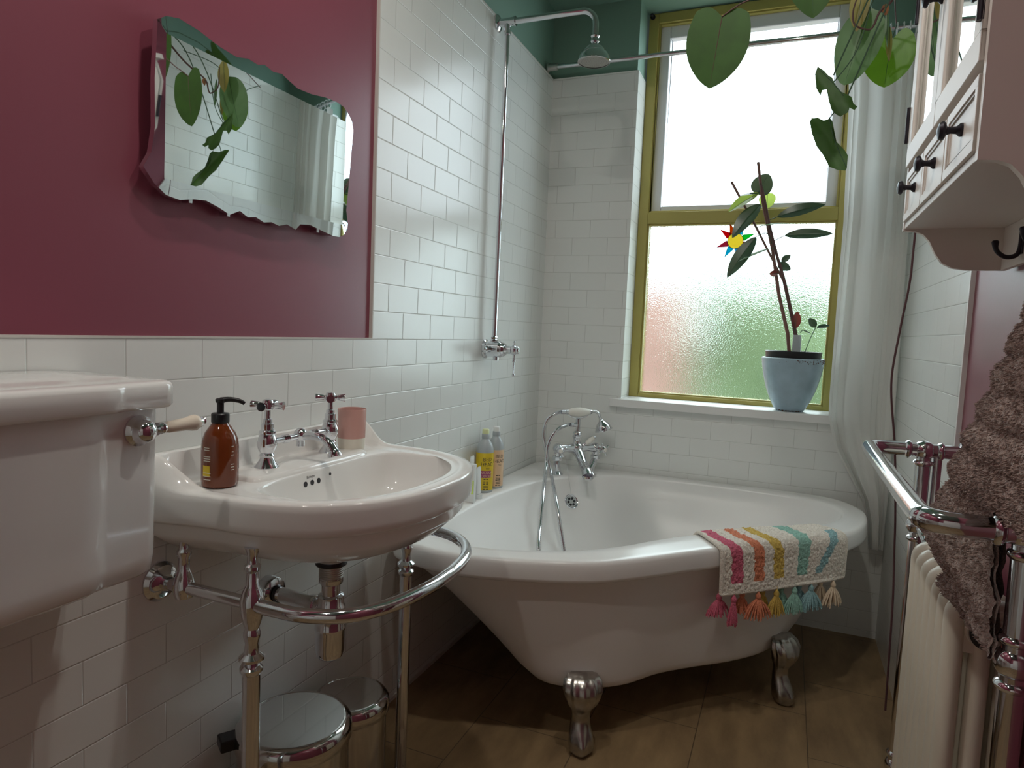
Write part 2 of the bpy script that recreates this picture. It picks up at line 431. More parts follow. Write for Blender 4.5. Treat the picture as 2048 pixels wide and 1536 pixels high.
# ------------------------------------------------------------------ window
wi = thing('window_1', (0.81, WY, SZ), kind='structure')
def rectring(m, x0, x1, z0, z1, t, y0, y1, tb=None, tt=None):
    tb = t if tb is None else tb; tt = t if tt is None else tt
    m.box(x0, x0+t, y0, y1, z0, z1).box(x1-t, x1, y0, y1, z0, z1).box(x0+t, x1-t, y0, y1, z0, z0+tb).box(x0+t, x1-t, y0, y1, z1-tt, z1)
    return m
m = MB(); rectring(m, OX0, OX1, SZ, CZ-0.008, 0.042, WY, WY+0.10, 0.018, 0.040)
m.box(OX0+0.042, OX1-0.042, WY, WY+0.09, 1.648, 1.700)
obj('frame', m, 'yellow_paint', wi, bevel=0.003)
m = MB()
for (x0, x1, z0, z1) in ((OX0+0.040, OX1-0.040, 1.698, CZ-0.046), (OX0+0.040, OX1-0.040, SZ+0.016, 1.650)):
    rectring(m, x0, x1, z0, z1, 0.009, WY+0.010, WY+0.045)
obj('moulding', m, 'yellow_paint', wi, bevel=0.003)
m = MB(); rectring(m, OX0+0.048, OX1-0.048, 1.706, CZ-0.054, 0.044, WY+0.030, WY+0.075, 0.024, 0.052)
us = obj('upper_sash', m, 'sash_white', wi, bevel=0.005, bseg=3)
obj('window_pane', MB().add([(OX0+0.09, WY+0.06, 1.73), (OX1-0.09, WY+0.06, 1.73), (OX1-0.09, WY+0.06, 2.46), (OX0+0.09, WY+0.06, 2.46)], [(0, 1, 2, 3)]), 'clear_glass', us)
obj('frosted_pane', MB().box(OX0+0.045, OX1-0.045, WY+0.022, WY+0.028, SZ+0.02, 1.652), 'frosted_glass', wi)
m = MB().lathe([(0.011, 0), (0.011, 0.004), (0.004, 0.006), (0.004, 0.022)], (0.40, WY, 2.545), (0, -1, 0), 16).sphere((0.40, WY-0.024, 2.545), 0.007)
obj('blind_hook', m, 'black_metal', wi)
# corner reflecting plastic sheets at the top of the lower pane
# suncatcher on the frosted pane
sc = thing('sun_catcher', (0.807, WY, 1.57), 'round yellow sun catcher of stained glass with coloured star points, on the frosted lower pane', 'sun catcher')
cy = WY+0.018
cx0, cz0 = 0.808, 1.571
obj('glass_disc', MB().lathe([(0.033, 0), (0.033, 0.003)], (cx0, cy-0.003, cz0), (0, 1, 0), 32), 'glass_yellow', sc)
def ringtube(m, c, r, t, axis=(0, 1, 0), seg=32):
    a, u, v = frame(axis)
    return m.tube([V(c)+(u*math.cos(2*PI*i/seg)+v*math.sin(2*PI*i/seg))*r for i in range(seg)], t, 8, closed=True)
obj('lead_ring', ringtube(MB(), (cx0, cy-0.002, cz0), 0.033, 0.0013), 'lead', sc)
cols = ['glass_green', 'glass_cyan', 'glass_orange', 'glass_red', 'glass_rose', 'glass_cyan', 'glass_blue', 'glass_orange']
angs = [20, 65, 110, 143, 200, 240, 290, 335]
for a, g in zip(angs, cols):
    a = math.radians(a); L = 0.083
    d = V((math.cos(a), 0, math.sin(a))); p = V((-math.sin(a), 0, math.cos(a)))
    c = V((cx0, cy, cz0))
    b1, b2, tip = c+d*0.033+p*0.014, c+d*0.033-p*0.014, c+d*L
    r = obj('ray', MB().prism([b1, b2, tip], (0, -1, 0), 0.003), g, sc)
    obj('lead_line', MB().tube([b1+V((0, -0.0015, 0)), tip+V((0, -0.0015, 0)), b2+V((0, -0.0015, 0))], 0.0011, 6), 'lead', r)

# ------------------------------------------------------------------ outside
m = MB().box(-4.5, 0.12, 6.4, 6.7, -1, 1.72)
tag(obj('garden_wall', m, 'brick_far'), 'red brick wall outside, seen blurred at the left of the frosted pane', 'wall')
m = MB()
for i in range(60):
    x = random.uniform(0.15, 3.0); z = random.uniform(-0.8, 2.15-0.62*abs(x-0.8)); 
    m.sphere((x, random.uniform(7.3, 8.2), z), random.uniform(0.25, 0.5), seg=10, rg=7)
tag(obj('garden_hedge', m, 'hedge', recalc=False), 'green garden bush outside, seen blurred through the middle of the frosted pane', 'bush')
tag(obj('garden_ground', MB().box(-12, 12, 3.5, 30, -1.3, -1.0), 'grass'), 'dull ground outside, blurred along the bottom of the frosted pane', 'ground', kind='structure')

# ------------------------------------------------------------------ bathtub
NB = 144
Opts = [(.004,1.74),(.05,1.605),(.17,1.557),(.30,1.555),(.437,1.593),(.606,1.666),(.709,1.751),(.81,1.86),(.92,1.98),(1.06,2.12),(1.22,2.27),(1.31,2.42),(1.348,2.58),(1.340,2.73),(1.25,2.86),(1.05,2.895),(.78,2.895),(.5,2.895),(.25,2.895),(.03,2.88),(.003,2.65),(.003,2.42),(.003,2.2),(.003,1.96)]
Ipts = [(.10,1.83),(.155,1.70),(.25,1.642),(.344,1.652),(.434,1.687),(.546,1.748),(.649,1.853),(.73,1.965),(.84,2.095),(.98,2.22),(1.12,2.33),(1.21,2.44),(1.265,2.57),(1.26,2.69),(1.18,2.78),(1.0,2.82),(.75,2.83),(.53,2.82),(.39,2.77),(.27,2.68),(.17,2.55),(.12,2.40),(.09,2.2),(.085,2.0)]
Bpts = [(.40,1.96),(.40,1.82),(.43,1.75),(.48,1.72),(.54,1.725),(.62,1.76),(.69,1.82),(.76,1.92),(.85,2.01),(.96,2.11),(1.05,2.22),(1.10,2.34),(1.13,2.47),(1.12,2.58),(1.08,2.66),(.95,2.68),(.8,2.68),(.66,2.68),(.52,2.66),(.42,2.60),(.38,2.5),(.37,2.36),(.37,2.22),(.38,2.08)]
O2 = crom([(x, y, 0) for x, y in Opts], NB); I2 = crom([(x, y, 0) for x, y in Ipts], NB); B2 = crom([(x, y, 0) for x, y in Bpts], NB)
for p in O2: p.x = max(p.x, 0.002); p.y = min(p.y, BY-0.003)
def lerp2(A, B, t, z): return [V((a.x+(b.x-a.x)*t, a.y+(b.y-a.y)*t, z)) for a, b in zip(A, B)]
def inset(A, d, z):
    n = len(A); out = []
    for i in range(n):
        t = (A[(i+1) % n]-A[i-1]); t.z = 0; t.normalize(); nn = V((-t.y, t.x, 0))
        p = A[i]+nn*d; out.append(V((p.x, p.y, z)))
    return out
# find orientation sign of inset
cen = sum(O2, V((0, 0, 0)))/NB
tst = inset(O2, 0.01, 0); SG = 1 if sum((p-cen).length for p in tst) < sum((p-cen).length for p in O2) else -1
RZ = 0.548
def ins(d, z): return inset(O2, d*SG, z)
rings = []
BO = ins(0.040, 0.49)
# outer body from the bottom up
def base_(k, z):
    bc = V((0.76, 2.24, 0)); return [V((bc.x+(p.x-bc.x)*k, bc.y+(p.y-bc.y)*k, z)) for p in B2]
rings += [base_(0.80, 0.150), base_(0.90, 0.1505), base_(0.96, 0.155), base_(0.99, 0.163)]
prof = [(0.178, 0.96), (0.20, 0.875), (0.24, 0.765), (0.29, 0.625), (0.34, 0.48), (0.39, 0.335), (0.43, 0.205), (0.465, 0.08), (0.487, 0.0)]
for z, g in prof: rings.append(lerp2(BO, B2, g, z))
nbody = len(rings)
mo = MB(); mo.loft(rings, True, False)
tub = thing('bathtub', (0.6, 2.3, 0), 'white freestanding roll top bathtub with a curved diagonal front, in the corner by the window', 'bathtub')
obj('outer_shell', mo, 'enamel_out', tub, ang=180)
rr = [lerp2(BO, B2, 0.0, 0.487), ins(0.006, 0.488), ins(0.001, 0.492), ins(0.0, 0.500), ins(0.0005, 0.520), ins(0.0015, 0.536), ins(0.004, 0.5425), ins(0.009, 0.5465), ins(0.016, 0.548), ins(0.030, RZ)]
rr += [lerp2(ins(0.030, RZ), I2, 0.5, RZ), lerp2(O2, I2, 0.93, RZ-0.0005), lerp2(I2, B2, 0.0, RZ-0.004), lerp2(I2, B2, 0.025, RZ-0.012), lerp2(I2, B2, 0.05, RZ-0.03)]
B3 = base_(0.86, 0)
for z, g in ((0.48, 0.13), (0.42, 0.27), (0.36, 0.45), (0.31, 0.62), (0.27, 0.77), (0.24, 0.90), (0.225, 1.0)): rr.append(lerp2(I2, B3, g, z))
rr += [base_(0.76, 0.215), base_(0.6, 0.212)]
mi_ = MB(); mi_.loft(rr, False, True)
rim = obj('rim_and_basin', mi_, 'enamel', tub, ang=60)
# claw feet
def claw_foot(x, y, dx, dy):
    d = V((dx, dy, 0)).normalized(); s_ = V((-d.y, d.x, 0)); b = V((x, y, 0))
    # stations: z, forward offset, half width side, half depth
    st = [(0.0, 0.010, 0.019, 0.022), (0.004, 0.012, 0.026, 0.029), (0.018, 0.013, 0.032, 0.035), (0.036, 0.010, 0.034, 0.034), (0.052, 0.004, 0.033, 0.031), (0.066, -0.002, 0.030, 0.027), (0.085, -0.007, 0.027, 0.023), (0.105, -0.007, 0.026, 0.021), (0.122, -0.002, 0.031, 0.025), (0.140, 0.004, 0.042, 0.032), (0.160, 0.008, 0.048, 0.033), (0.180, 0.008, 0.053, 0.030), (0.200, 0.000, 0.050, 0.022), (0.215, -0.012, 0.038, 0.012)]
    rg = []; N = 48
    for z, f, wd, dp in st:
        r = []
        for i in range(N):
            a = 2*PI*i/N
            fl = 1+0.07*math.cos(a*11)*ss(0.11, 0.16, z) + 0.10*math.cos(a*5)*ss(0.07, 0.02, z)*ss(0.0, 0.01, z)
            r.append(b+d*(f+dp*math.cos(a)*fl)+s_*(wd*math.sin(a)*fl)+V((0, 0, z)))
        rg.append(r)
    m = MB().loft(rg)
    f = obj('claw_foot', m, 'pewter', tub, ang=70)
    return f
claw_foot(0.595, 1.715, 0.45, -0.89)
claw_foot(1.105, 2.245, 0.75, -0.66)
claw_foot(0.40, 2.42, -0.9, -0.2)
claw_foot(0.95, 2.66, 0.1, 1)
# overflow roundel with six holes, on the inner wall under the taps
def overflow():
    off = OFF[tub.name]; from mathutils.bvhtree import BVHTree
    t = BVHTree.FromPolygons([v.co+off for v in rim.data.vertices], [tuple(p.vertices) for p in rim.data.polygons])
    c, nrm, _, _ = t.ray_cast(V((0.62, 2.22, 0.452)), V((-0.66, 0.73, 0)).normalized())
    nrm = nrm if nrm.x > 0 else -nrm
    c = c-nrm*0.002
    a, u, v = frame(nrm)
    m = MB().lathe([(0.030, -0.012), (0.030, 0.0), (0.032, 0.004), (0.029, 0.007), (0.025, 0.005), (0.024, 0.0035)], c, nrm, 40)
    o = obj('overflow', m, 'chrome', tub)
    for i in range(6):
        p = c+a*0.0042+(u*math.cos(i*PI/3)+v*math.sin(i*PI/3))*0.0145
        obj('overflow_hole', MB().lathe([(0.0052, 0), (0.0052, 0.001)], p, nrm, 14), 'dark', o)
    # bead chain from the tap to the plug
    m = MB(); p0 = V((0.225, 2.64, 0.630)); p1 = c+nrm*0.008+V((-0.005, 0, 0.03))
    for i in range(46):
        m.sphere(p0.lerp(p1, i/45), 0.0013, seg=6, rg=4)
    obj('plug_chain', m, 'chrome', tub, recalc=False)
overflow()
# ------------------------------------------------------------------ bath mixer with handset
TV = V((0.726, 0.688, 0)).normalized(); NV = V((0.688, -0.726, 0)).normalized(); UZ = V((0, 0, 1))
TC = V((0.247, 2.722, 0))
def tp(t, n, z): return TC+TV*t+NV*n+UZ*z
mx_ = thing('bath_mixer', (TC.x, TC.y, RZ), 'chrome bath mixer with white handled telephone handset, standing in the corner of the tub', 'bath tap')
m = MB()
for s in (-1, 1):
    m = MB(); bt_, bn_ = (-0.090, 0.004) if s < 0 else (0.052, 0.034)
    m.tube(crom([tp(bt_, bn_, RZ), tp(bt_, bn_, RZ+0.022), tp(bt_*0.5+s*0.047, bn_*0.5, RZ+0.045), tp(s*0.090, 0, RZ+0.070), tp(s*0.088, 0, 0.655)], 20, False), 0.0145, 16)
    m.lathe([(0.027, 0), (0.027, 0.004), (0.020, 0.010), (0.015, 0.016)], tp(bt_, bn_, RZ), (0, 0, 1), 28)
    m.lathe([(0.019, -0.010), (0.0215, -0.007), (0.0215, 0.007), (0.019, 0.010)], tp(s*0.090, 0, RZ+0.068), (0, 0, 1), 8)
    obj('standpipe', m, 'chrome', mx_)
m = MB()
m.tube([tp(-0.088, 0, 0.657), tp(-0.05, 0, 0.657), tp(0, 0, 0.655), tp(0.05, 0, 0.657), tp(0.088, 0, 0.657)], [0.020, 0.0155, 0.024, 0.0155, 0.020], 20)
m.sphere(tp(0, 0, 0.655), 0.029).sphere(tp(-0.088, 0, 0.657), 0.022).sphere(tp(0.088, 0, 0.657), 0.022)
m.lathe([(0.020, 0), (0.016, 0.02), (0.017, 0.03), (0.021, 0.036), (0.021, 0.042), (0.014, 0.046), (0.019, 0.050), (0.019, 0.056), (0.012, 0.062)], tp(0, 0, 0.668), (0, 0, 1))
obj('valve_body', m, 'chrome', mx_)
m = MB(); m.tube(crom([tp(0, 0.008, 0.648), tp(-0.002, 0.035, 0.632), tp(-0.004, 0.07, 0.606), tp(-0.008, 0.10, 0.590), tp(-0.011, 0.122, 0.581), tp(-0.013, 0.136, 0.566)], 20, False), [0.024-0.005*math.sin(PI*k/19) for k in range(20)], 20)
m.lathe([(0.0205, 0), (0.0235, 0.006), (0.0215, 0.014)], tp(-0.013, 0.139, 0.553), (0, 0, 1))
obj('spout', m, 'chrome', mx_)
for s in (-1, 1):
    d = (NV + TV*s*0.25).normalized(); b = tp(s*0.088, 0, 0.657)
    m = MB(); m.lathe([(0.013, 0.015), (0.013, 0.030), (0.008, 0.034), (0.008, 0.046), (0.013, 0.050), (0.014, 0.060), (0.010, 0.066)], b, d, 24)
    a, u, v = frame(d); c = b+a*0.056
    for k in range(4):
        e = (u*math.cos(k*PI/2+0.5)+v*math.sin(k*PI/2+0.5))
        m.tube([c, c+e*0.020, c+e*0.027, c+e*0.030], [0.0045, 0.0035, 0.0045, 0.002], 10)
    h = obj('cross_handle', m, 'chrome', mx_)
    obj('ceramic_index', MB().lathe([(0.0085, 0), (0.0085, 0.002), (0.005, 0.0035)], b+a*0.066, d, 20), 'white_handle', h)
# diverter lever with white grip
p0 = tp(0.022, 0.012, 0.668); d = (TV*0.8+NV*0.1+UZ*0.55).normalized()
m = MB().lathe([(0.007, 0), (0.006, 0.012), (0.008, 0.016)], p0, d)
dv = obj('diverter_lever', m, 'chrome', mx_)
obj('end_cap', MB().lathe([(0.004, 0.060), (0.006, 0.063), (0.003, 0.069)], p0, d), 'chrome', dv)
obj('lever_grip', MB().lathe([(0.0065, 0.016), (0.0105, 0.03), (0.0115, 0.045), (0.009, 0.058), (0.005, 0.061)], p0, d), 'white_handle', dv)
# riser column, hose tee and cradle
m = MB().tube([tp(0, 0, 0.72), tp(0, 0, 0.782)], 0.0105, 16)
m.tube([tp(0, 0, 0.757), tp(-0.022, 0, 0.757)], [0.010, 0.009], 14).lathe([(0.011, 0), (0.011, 0.012)], tp(-0.022, 0, 0.757), -TV, 6)
cradle = [tp(0.052*math.cos(PI+PI*k/14)*1.0, 0, 0.812+0.026*math.sin(PI+PI*k/14)) for k in range(15)]
m.tube(cradle, 0.004, 10)
obj('cradle', m, 'chrome', mx_)
hs = thing('hand_shower', tuple(tp(0, 0, 0.80)), 'chrome telephone hand shower with white grip resting in the cradle of the bath mixer', 'hand shower')
z0 = 0.812
m = MB().lathe([(0.0095, -0.082), (0.0095, -0.060), (0.008, -0.060), (0.011, -0.058), (0.011, -0.050)], tp(0, 0, z0), TV, 20)
obj('hose_collar', m, 'chrome', hs)
m = MB().lathe([(0.009, 0.050), (0.012, 0.054), (0.010, 0.062)], tp(0, 0, z0), TV, 20)
m.tube(crom([tp(0.060, 0, z0), tp(0.080, 0, z0+0.001), tp(0.096, 0.0, z0-0.008), tp(0.106, 0.0, z0-0.026), tp(0.110, 0, z0-0.034)], 16, False), 0.0065, 14)
hd = tp(0.110, 0, z0-0.034); da = (TV*0.28+NV*0.15-UZ).normalized()
m.lathe([(0.008, -0.002), (0.010, 0.004), (0.015, 0.010), (0.027, 0.020), (0.0335, 0.034), (0.036, 0.042), (0.039, 0.044), (0.039, 0.048), (0.035, 0.049)], hd, da, 36)
obj('shower_head', m, 'chrome', hs)
obj('shower_grip', MB().lathe([(0.010, -0.050), (0.016, -0.036), (0.020, -0.012), (0.0205, 0.006), (0.018, 0.028), (0.0125, 0.048), (0.011, 0.052)], tp(0, 0, z0), TV, 28), 'white_handle', hs)
hose_pts = [tp(-0.082, 0, z0), tp(-0.105, 0, z0-0.006), V((0.140, 2.625, 0.775)), V((0.131, 2.62, 0.715)), V((0.147, 2.62, 0.642)), V((0.178, 2.60, 0.560)), V((0.250, 2.463, 0.489)), V((0.290, 2.404, 0.410)), V((0.320, 2.375, 0.321)), V((0.345, 2.34, 0.262)), V((0.34, 2.28, 0.236)), V((0.305, 2.22, 0.262)), V((0.270, 2.226, 0.361)), V((0.240, 2.315, 0.425)), V((0.212, 2.414, 0.512)), V((0.165, 2.57, 0.59)), V((0.158, 2.605, 0.678)), V((0.182, 2.635, 0.738)), tp(-0.05, 0, 0.757), tp(-0.034, 0, 0.757)]
hp = crom(hose_pts, 420, False)
m = MB().tube(hp, [0.0074+0.0009*(1 if i % 2 else -1) for i in range(420)], 10)
obj('hose', m, 'chrome', hs, ang=80)

# ------------------------------------------------------------------ striped bath mat over the rim
def samp(A, u): # u in units of the 24 control points
    k = u*NB/24.0; i = int(k); t = k-i
    return A[i % NB].lerp(A[(i+1) % NB], t)
U0, U1 = 7.92, 10.28
def mat_pt(s, t, off, drop_out=0.418, drop_in=0.50):
    # s along the length 0..1, t across 0 (hanging hem) .. 1 (inside the tub)
    u = U0+(U1-U0)*s
    o = samp(O2, u); i = samp(I2, u); o1 = samp(O2, u+0.02); tg = (o1-o); tg.z = 0; tg.normalize()
    nrm = V((tg.y, -tg.x, 0))
    if (o+nrm-i).length < (o-nrm-i).length: nrm = -nrm
    path = [V((0, 0, drop_out))+o+nrm*(0.014+off+0.006*math.sin(s*5)), V((0, 0, 0.50))+o+nrm*(0.010+off), V((0, 0, 0.540))+o+nrm*(0.006+off), V((0, 0, RZ+0.004+off))+o-nrm*0.012, V((0, 0, RZ+0.006+off))+(o+i)*0.5, V((0, 0, RZ+0.004+off))+i+nrm*0.01, V((0, 0, RZ-0.012))+i-nrm*(0.008+off), V((0, 0, drop_in))+i-nrm*(0.016+off)]
    path = [path[0]]+crom(path[1:-1], 22, False)+[path[-1]]
    d = [0]
    for a, b in zip(path, path[1:]): d.append(d[-1]+(b-a).length)
    q = t*d[-1]
    for k in range(len(path)-1):
        if q <= d[k+1]+1e-9:
            f = (q-d[k])/(d[k+1]-d[k]); return path[k].lerp(path[k+1], f), nrm, tg
    return path[-1], nrm, tg
NSX, NTY = 260, 130
bm_ = thing('bath_mat', (1.07, 2.13, 0.42), 'cream looped bath mat with bright stripes and tassels draped over the tub edge', 'bath mat')
rows = []; 
for j in range(NTY+1):
    t = j/NTY; r = []
    for i in range(NSX+1):
        s = i/NSX
        p, nn, tg = mat_pt(s, t, 0.006)
        # surface direction normal estimate: blend between outward and up
        up = ss(0.28, 0.5, t); dirn = (nn*(1-up)+UZ*up).normalized() if t < 0.75 else (UZ*(1-ss(0.75, 0.9, t))-nn*ss(0.75, 0.9, t)).normalized()
        edge = min(s, 1-s, t)*1.0
        h = 0.0
        if edge > 0.018:
            h = 0.0036*noise.noise(V((s*105, t*52, 0)))+0.0026*noise.noise(V((s*50, t*25, 5)))
        r.append(p+dirn*(h+0.003*math.sin(s*6.5)*(1-up)))
    rows.append(r)
m = MB(); n = NSX+1
vs = [p for r in rows for p in r]; m.v = vs
def stripe(s, t):
    # t of hem = 0, stripes run across the mat
    if t < 0.085: return 0
    j = 0.004*math.sin(t*60+s*9)
    st = ((0.075, 0.165, 1), (0.255, 0.335, 2), (0.41, 0.49, 3))
    for a, b, c in st:
        dx = -0.06*ss(0.30, 0.62, t)
        if a+dx < s+j < b+dx: return c
    if 0.585 < s+j-0.02*t*2 < 0.655+0.02*t*2: return 4
    k = 0.72+0.36*max(0, t-0.085)
    if k < s+j < k+0.05+0.06*t and t < 0.55: return 5
    return 0
for j in range(NTY):
    for i in range(NSX):
        m.f.append([j*n+i, j*n+i+1, (j+1)*n+i+1, (j+1)*n+i]); m.m.append(stripe((i+.5)/NSX, (j+.5)/NTY))
# underside and edges
base = len(m.v)
m2 = MB()
under = [[mat_pt(i/NSX, j/NTY, -0.003)[0] for i in range(0, NSX+1, 4)] for j in range(0, NTY+1, 2)]
obj('mat_pile', m, ['mat_cream', 'yarn_pink', 'yarn_orange', 'yarn_yellow', 'yarn_mint', 'yarn_blue'], bm_, ang=180, recalc=False)
m2.grid(under)
eL = [[mat_pt(e, t/NTY, o)[0] for o in (-0.003, 0.0, 0.003, 0.006)] for e in (0,) for t in range(NTY+1)]
eR = [[mat_pt(1, t/NTY, o)[0] for o in (-0.003, 0.0, 0.003, 0.006)] for t in range(NTY+1)]
eH = [[mat_pt(i/NSX, 0, o)[0] for o in (-0.003, 0.0, 0.003, 0.006)] for i in range(NSX+1)]
m2.grid(eL).grid(eR).grid(eH)
m2.tube([mat_pt(i/60, 0.0, 0.002)[0] for i in range(61)], 0.006, 8).tube([mat_pt(0.0, i/60, 0.002)[0] for i in range(61)], 0.006, 8).tube([mat_pt(1.0, i/60, 0.002)[0] for i in range(61)], 0.006, 8)
obj('mat_backing', m2, 'mat_cream', bm_)
def tassel(s, lat, back, c, L=0.062, spread=0.028):
    spread *= 1.3; L *= 1.06
    p, nn, tg = mat_pt(s, 0.0, 0.0)
    top = p+tg*lat+nn*back+V((0, 0, -0.002))
    head = top+V((0, 0, -0.014))
    m = MB().lathe([(0.0015, 0.012), (0.006, 0.006), (0.0085, 0.0), (0.0075, -0.007), (0.0055, -0.010), (0.007, -0.013)], head, (0, 0, 1), 12)
    m.tube([top+V((0, 0, 0.006)), head+V((0, 0, 0.008))], 0.0018, 6)
    rnd = random.Random(int(s*1000+back*999))
    for k in range(64):
        a = rnd.uniform(0, 2*PI); r = math.sqrt(rnd.random()); l = L*rnd.uniform(0.82, 1.05)
        d = tg*math.cos(a)+nn*math.sin(a)*0.5
        q = [head+V((0, 0, -0.008))+d*0.004*r, head+d*spread*0.55*r+V((0, 0, -0.008-l*0.35)), head+d*spread*0.85*r+V((0, 0, -0.008-l*0.7)), head+d*(spread*r+rnd.uniform(-.002, .002))+V((0, 0, -0.008-l))]
        m.tube(q, [0.0024, 0.0026, 0.0022, 0.0014], 5)
    return obj('tassel', m, c, bm_, ang=70)
for s, lat, back, c, L, sp in ((0.03, 0.0, -0.02, 'yarn_pink', .046, .034), (0.10, 0, 0.006, 'yarn_pink', .066, .016), (0.21, 0, -0.018, 'yarn_orange', .044, .026), (0.29, 0, 0.006, 'yarn_orange', .054, .040), (0.37, 0, -0.018, 'yarn_yellow', .044, .02), (0.435, 0, 0.006, 'yarn_yellow', .056, .026), (0.515, 0, -0.018, 'yarn_mint', .045, .026), (0.575, 0, 0.006, 'yarn_mint', .056, .028), (0.65, 0, -0.018, 'yarn_blue', .045, .026), (0.70, 0, 0.004, 'yarn_blue', .056, .034), (0.82, 0, -0.018, 'yarn_cream', .045, .026), (0.88, 0, 0.006, 'yarn_cream', .056, .032)):
    tassel(s, lat, back, c, L, sp)

# ------------------------------------------------------------------ toiletries on the left ledge of the tub
def wrap_text(txt, size, c, r, z, ang, mi=None):
    """letters laid round a bottle of radius r; ang = centre direction"""
    vs, fs = textmesh(txt, size)
    if not vs: return None
    x0 = min(v.x for v in vs); x1 = max(v.x for v in vs); mid = (x0+x1)/2
    out = []
    for v in vs:
        a = ang+(v.x-mid)/r
        out.append(V((c[0]+math.cos(a)*(r+0.0003), c[1]+math.sin(a)*(r+0.0003), z+v.y)))
    return out, fs
def shampoo(name, x, y, lab, label, capm, ink, R, tilt, l1, l2):
    t = thing(name, (x, y, RZ-0.0005), label, 'bottle', 'hair care bottles on the bath ledge')
    z = RZ-0.001
    m = MB().lathe([(R-0.003, 0), (R, 0.003), (R, 0.150), (R*0.97, 0.160), (R*0.82, 0.177), (R*0.56, 0.190), (0.0145, 0.195), (0.0135, 0.198)], (x, y, z), (0, 0, 1), 40)
    obj('bottle_body', m, 'plastic_grey', t)
    obj('wrap_label', MB().lathe([(R+0.0002, 0.010), (R+0.0002, 0.148)], (x, y, z), (0, 0, 1), 40, False, False), lab, t)
    obj('bottle_collar', MB().lathe([(0.0135, 0.197), (0.0145, 0.199), (0.0145, 0.214), (0.0135, 0.216)], (x, y, z), (0, 0, 1), 24), 'plastic_grey', t)
    obj('bottle_cap', MB().lathe([(0.0130, 0.216), (0.0130, 0.230), (0.011, 0.233)], (x, y, z), (0, 0, 1), 24), capm, t)
    ang = math.atan2(CAM.y-y, CAM.x-x)+tilt
    m = MB()
    for txt, size, zz, da in (('BED', 0.019, 0.118, 0), ('HEAD', 0.019, 0.100, 0), ('TIGI', 0.008, 0.089, 0)):
        r = wrap_text(txt, size, (x, y), R, z+zz, ang+da)
        m.add(*r)
    obj('lettering', m, ink, t, recalc=False); m = MB()
    for i, (zz, wd, hh) in enumerate(((0.050, .6, .0035), (0.044, .7, .0022), (0.039, .65, .0022), (0.033, .7, .0030), (0.026, .6, .0014), (0.0225, .6, .0014), (0.0195, .6, .0014), (0.013, .7, .0028))):
        vs = []; fs = []
        for k in range(9):
            a = ang-0.1+(k/8-0.5)*wd
            for q in (0, 1): vs.append(V((x+math.cos(a)*(R+0.0004), y+math.sin(a)*(R+0.0004), z+zz+q*hh)))
        for k in range(8):
            if i in (4, 5, 6) or k % 4 != 3: fs.append((2*k, 2*k+2, 2*k+3, 2*k+1))
        m.add(vs, fs)
    obj('small_print', m, ink, t, recalc=False)
    if l1:
        vs = []
        for k in range(11):
            a = ang-0.15+(k/10-0.5)*1.25
            for q in (0, 1): vs.append(V((x+math.cos(a)*(R+0.0005), y+math.sin(a)*(R+0.0005), z+0.057+q*0.026)))
        b = obj('title_band', MB().add(vs, [(2*k, 2*k+2, 2*k+3, 2*k+1) for k in range(10)]), l2, t, recalc=False)
        m = MB()
        for txt, zz in (('COLOUR', 0.0715), ('GODDESS', 0.059)):
            r = wrap_text(txt, 0.0125, (x, y), R+0.0005, z+zz, ang-0.15); m.add(*r)
        obj('title_lettering', m, l1, b, recalc=False)
shampoo('shampoo_bottle', 0.044, 2.225, 'label_yellow', 'grey shampoo bottle with a bright yellow label and pale lime cap, on the tub ledge', 'cap_lime', 'ink', 0.0325, 0.35, 'label_peach', 'label_magenta')
shampoo('shampoo_bottle', 0.052, 2.305, 'label_peach', 'grey hair bottle with a peach label, behind the yellow labelled bottle', 'plastic_white', 'ink', 0.0315, 0.55, None, None)
# two white tubes and a white carton
def cream_tube(x, y, h, label, r=0.016):
    t = thing('cream_tube', (x, y, RZ), label, 'tube')
    m = MB(); N = 24; rg = []
    for z, w_, d_ in ((0.016, r, r), (0.03, r, r), (h*0.6, r*1.05, r*0.7), (h*0.9, r*1.1, r*0.25), (h*0.93, r*1.1, 0.0015), (h-0.006, r*1.1, 0.0015)):
        rg.append([V((x+d_*math.cos(2*PI*i/N)*0.5+0*w_, y+w_*math.sin(2*PI*i/N), RZ+z)) for i in range(N)])
    rg.append([V((x+0.0015*math.cos(2*PI*i/N), y+r*0.8*math.sin(2*PI*i/N), RZ+h)) for i in range(N)])
    m.loft(rg); obj('tube_body', m, 'plastic_white', t, ang=60)
    obj('tube_cap', MB().lathe([(r*0.95, 0), (r*0.97, 0.001), (r*0.97, 0.016)], (x, y, RZ-0.001), (0, 0, 1), 24), 'plastic_white', t)
    return t
cream_tube(0.036, 2.135, 0.145, 'tall white cream tube standing between the carton and yellow labelled bottle')
cream_tube(0.070, 2.120, 0.112, 'shorter white cream tube standing right behind the white carton')
t = thing('carton', (0.055, 2.07, RZ), 'thin white carton with a lime green patch, on the tub ledge beside the basin', 'carton')
d = V((1, 0.18, 0)).normalized(); c = V((0.050, 2.055, RZ+0.066))
obj('carton_box', MB().obox(c, d, (-d.y, d.x, 0), UZ, 0.036, 0.012, 0.066), 'plastic_white', t, bevel=0.0008)
obj('lime_patch', MB().obox(c+d*0.024+V((0, 0, -0.012))-V((-d.y, d.x, 0))*0.0121, d, (-d.y, d.x, 0), UZ, 0.010, 0.0003, 0.024), 'label_lime', t)

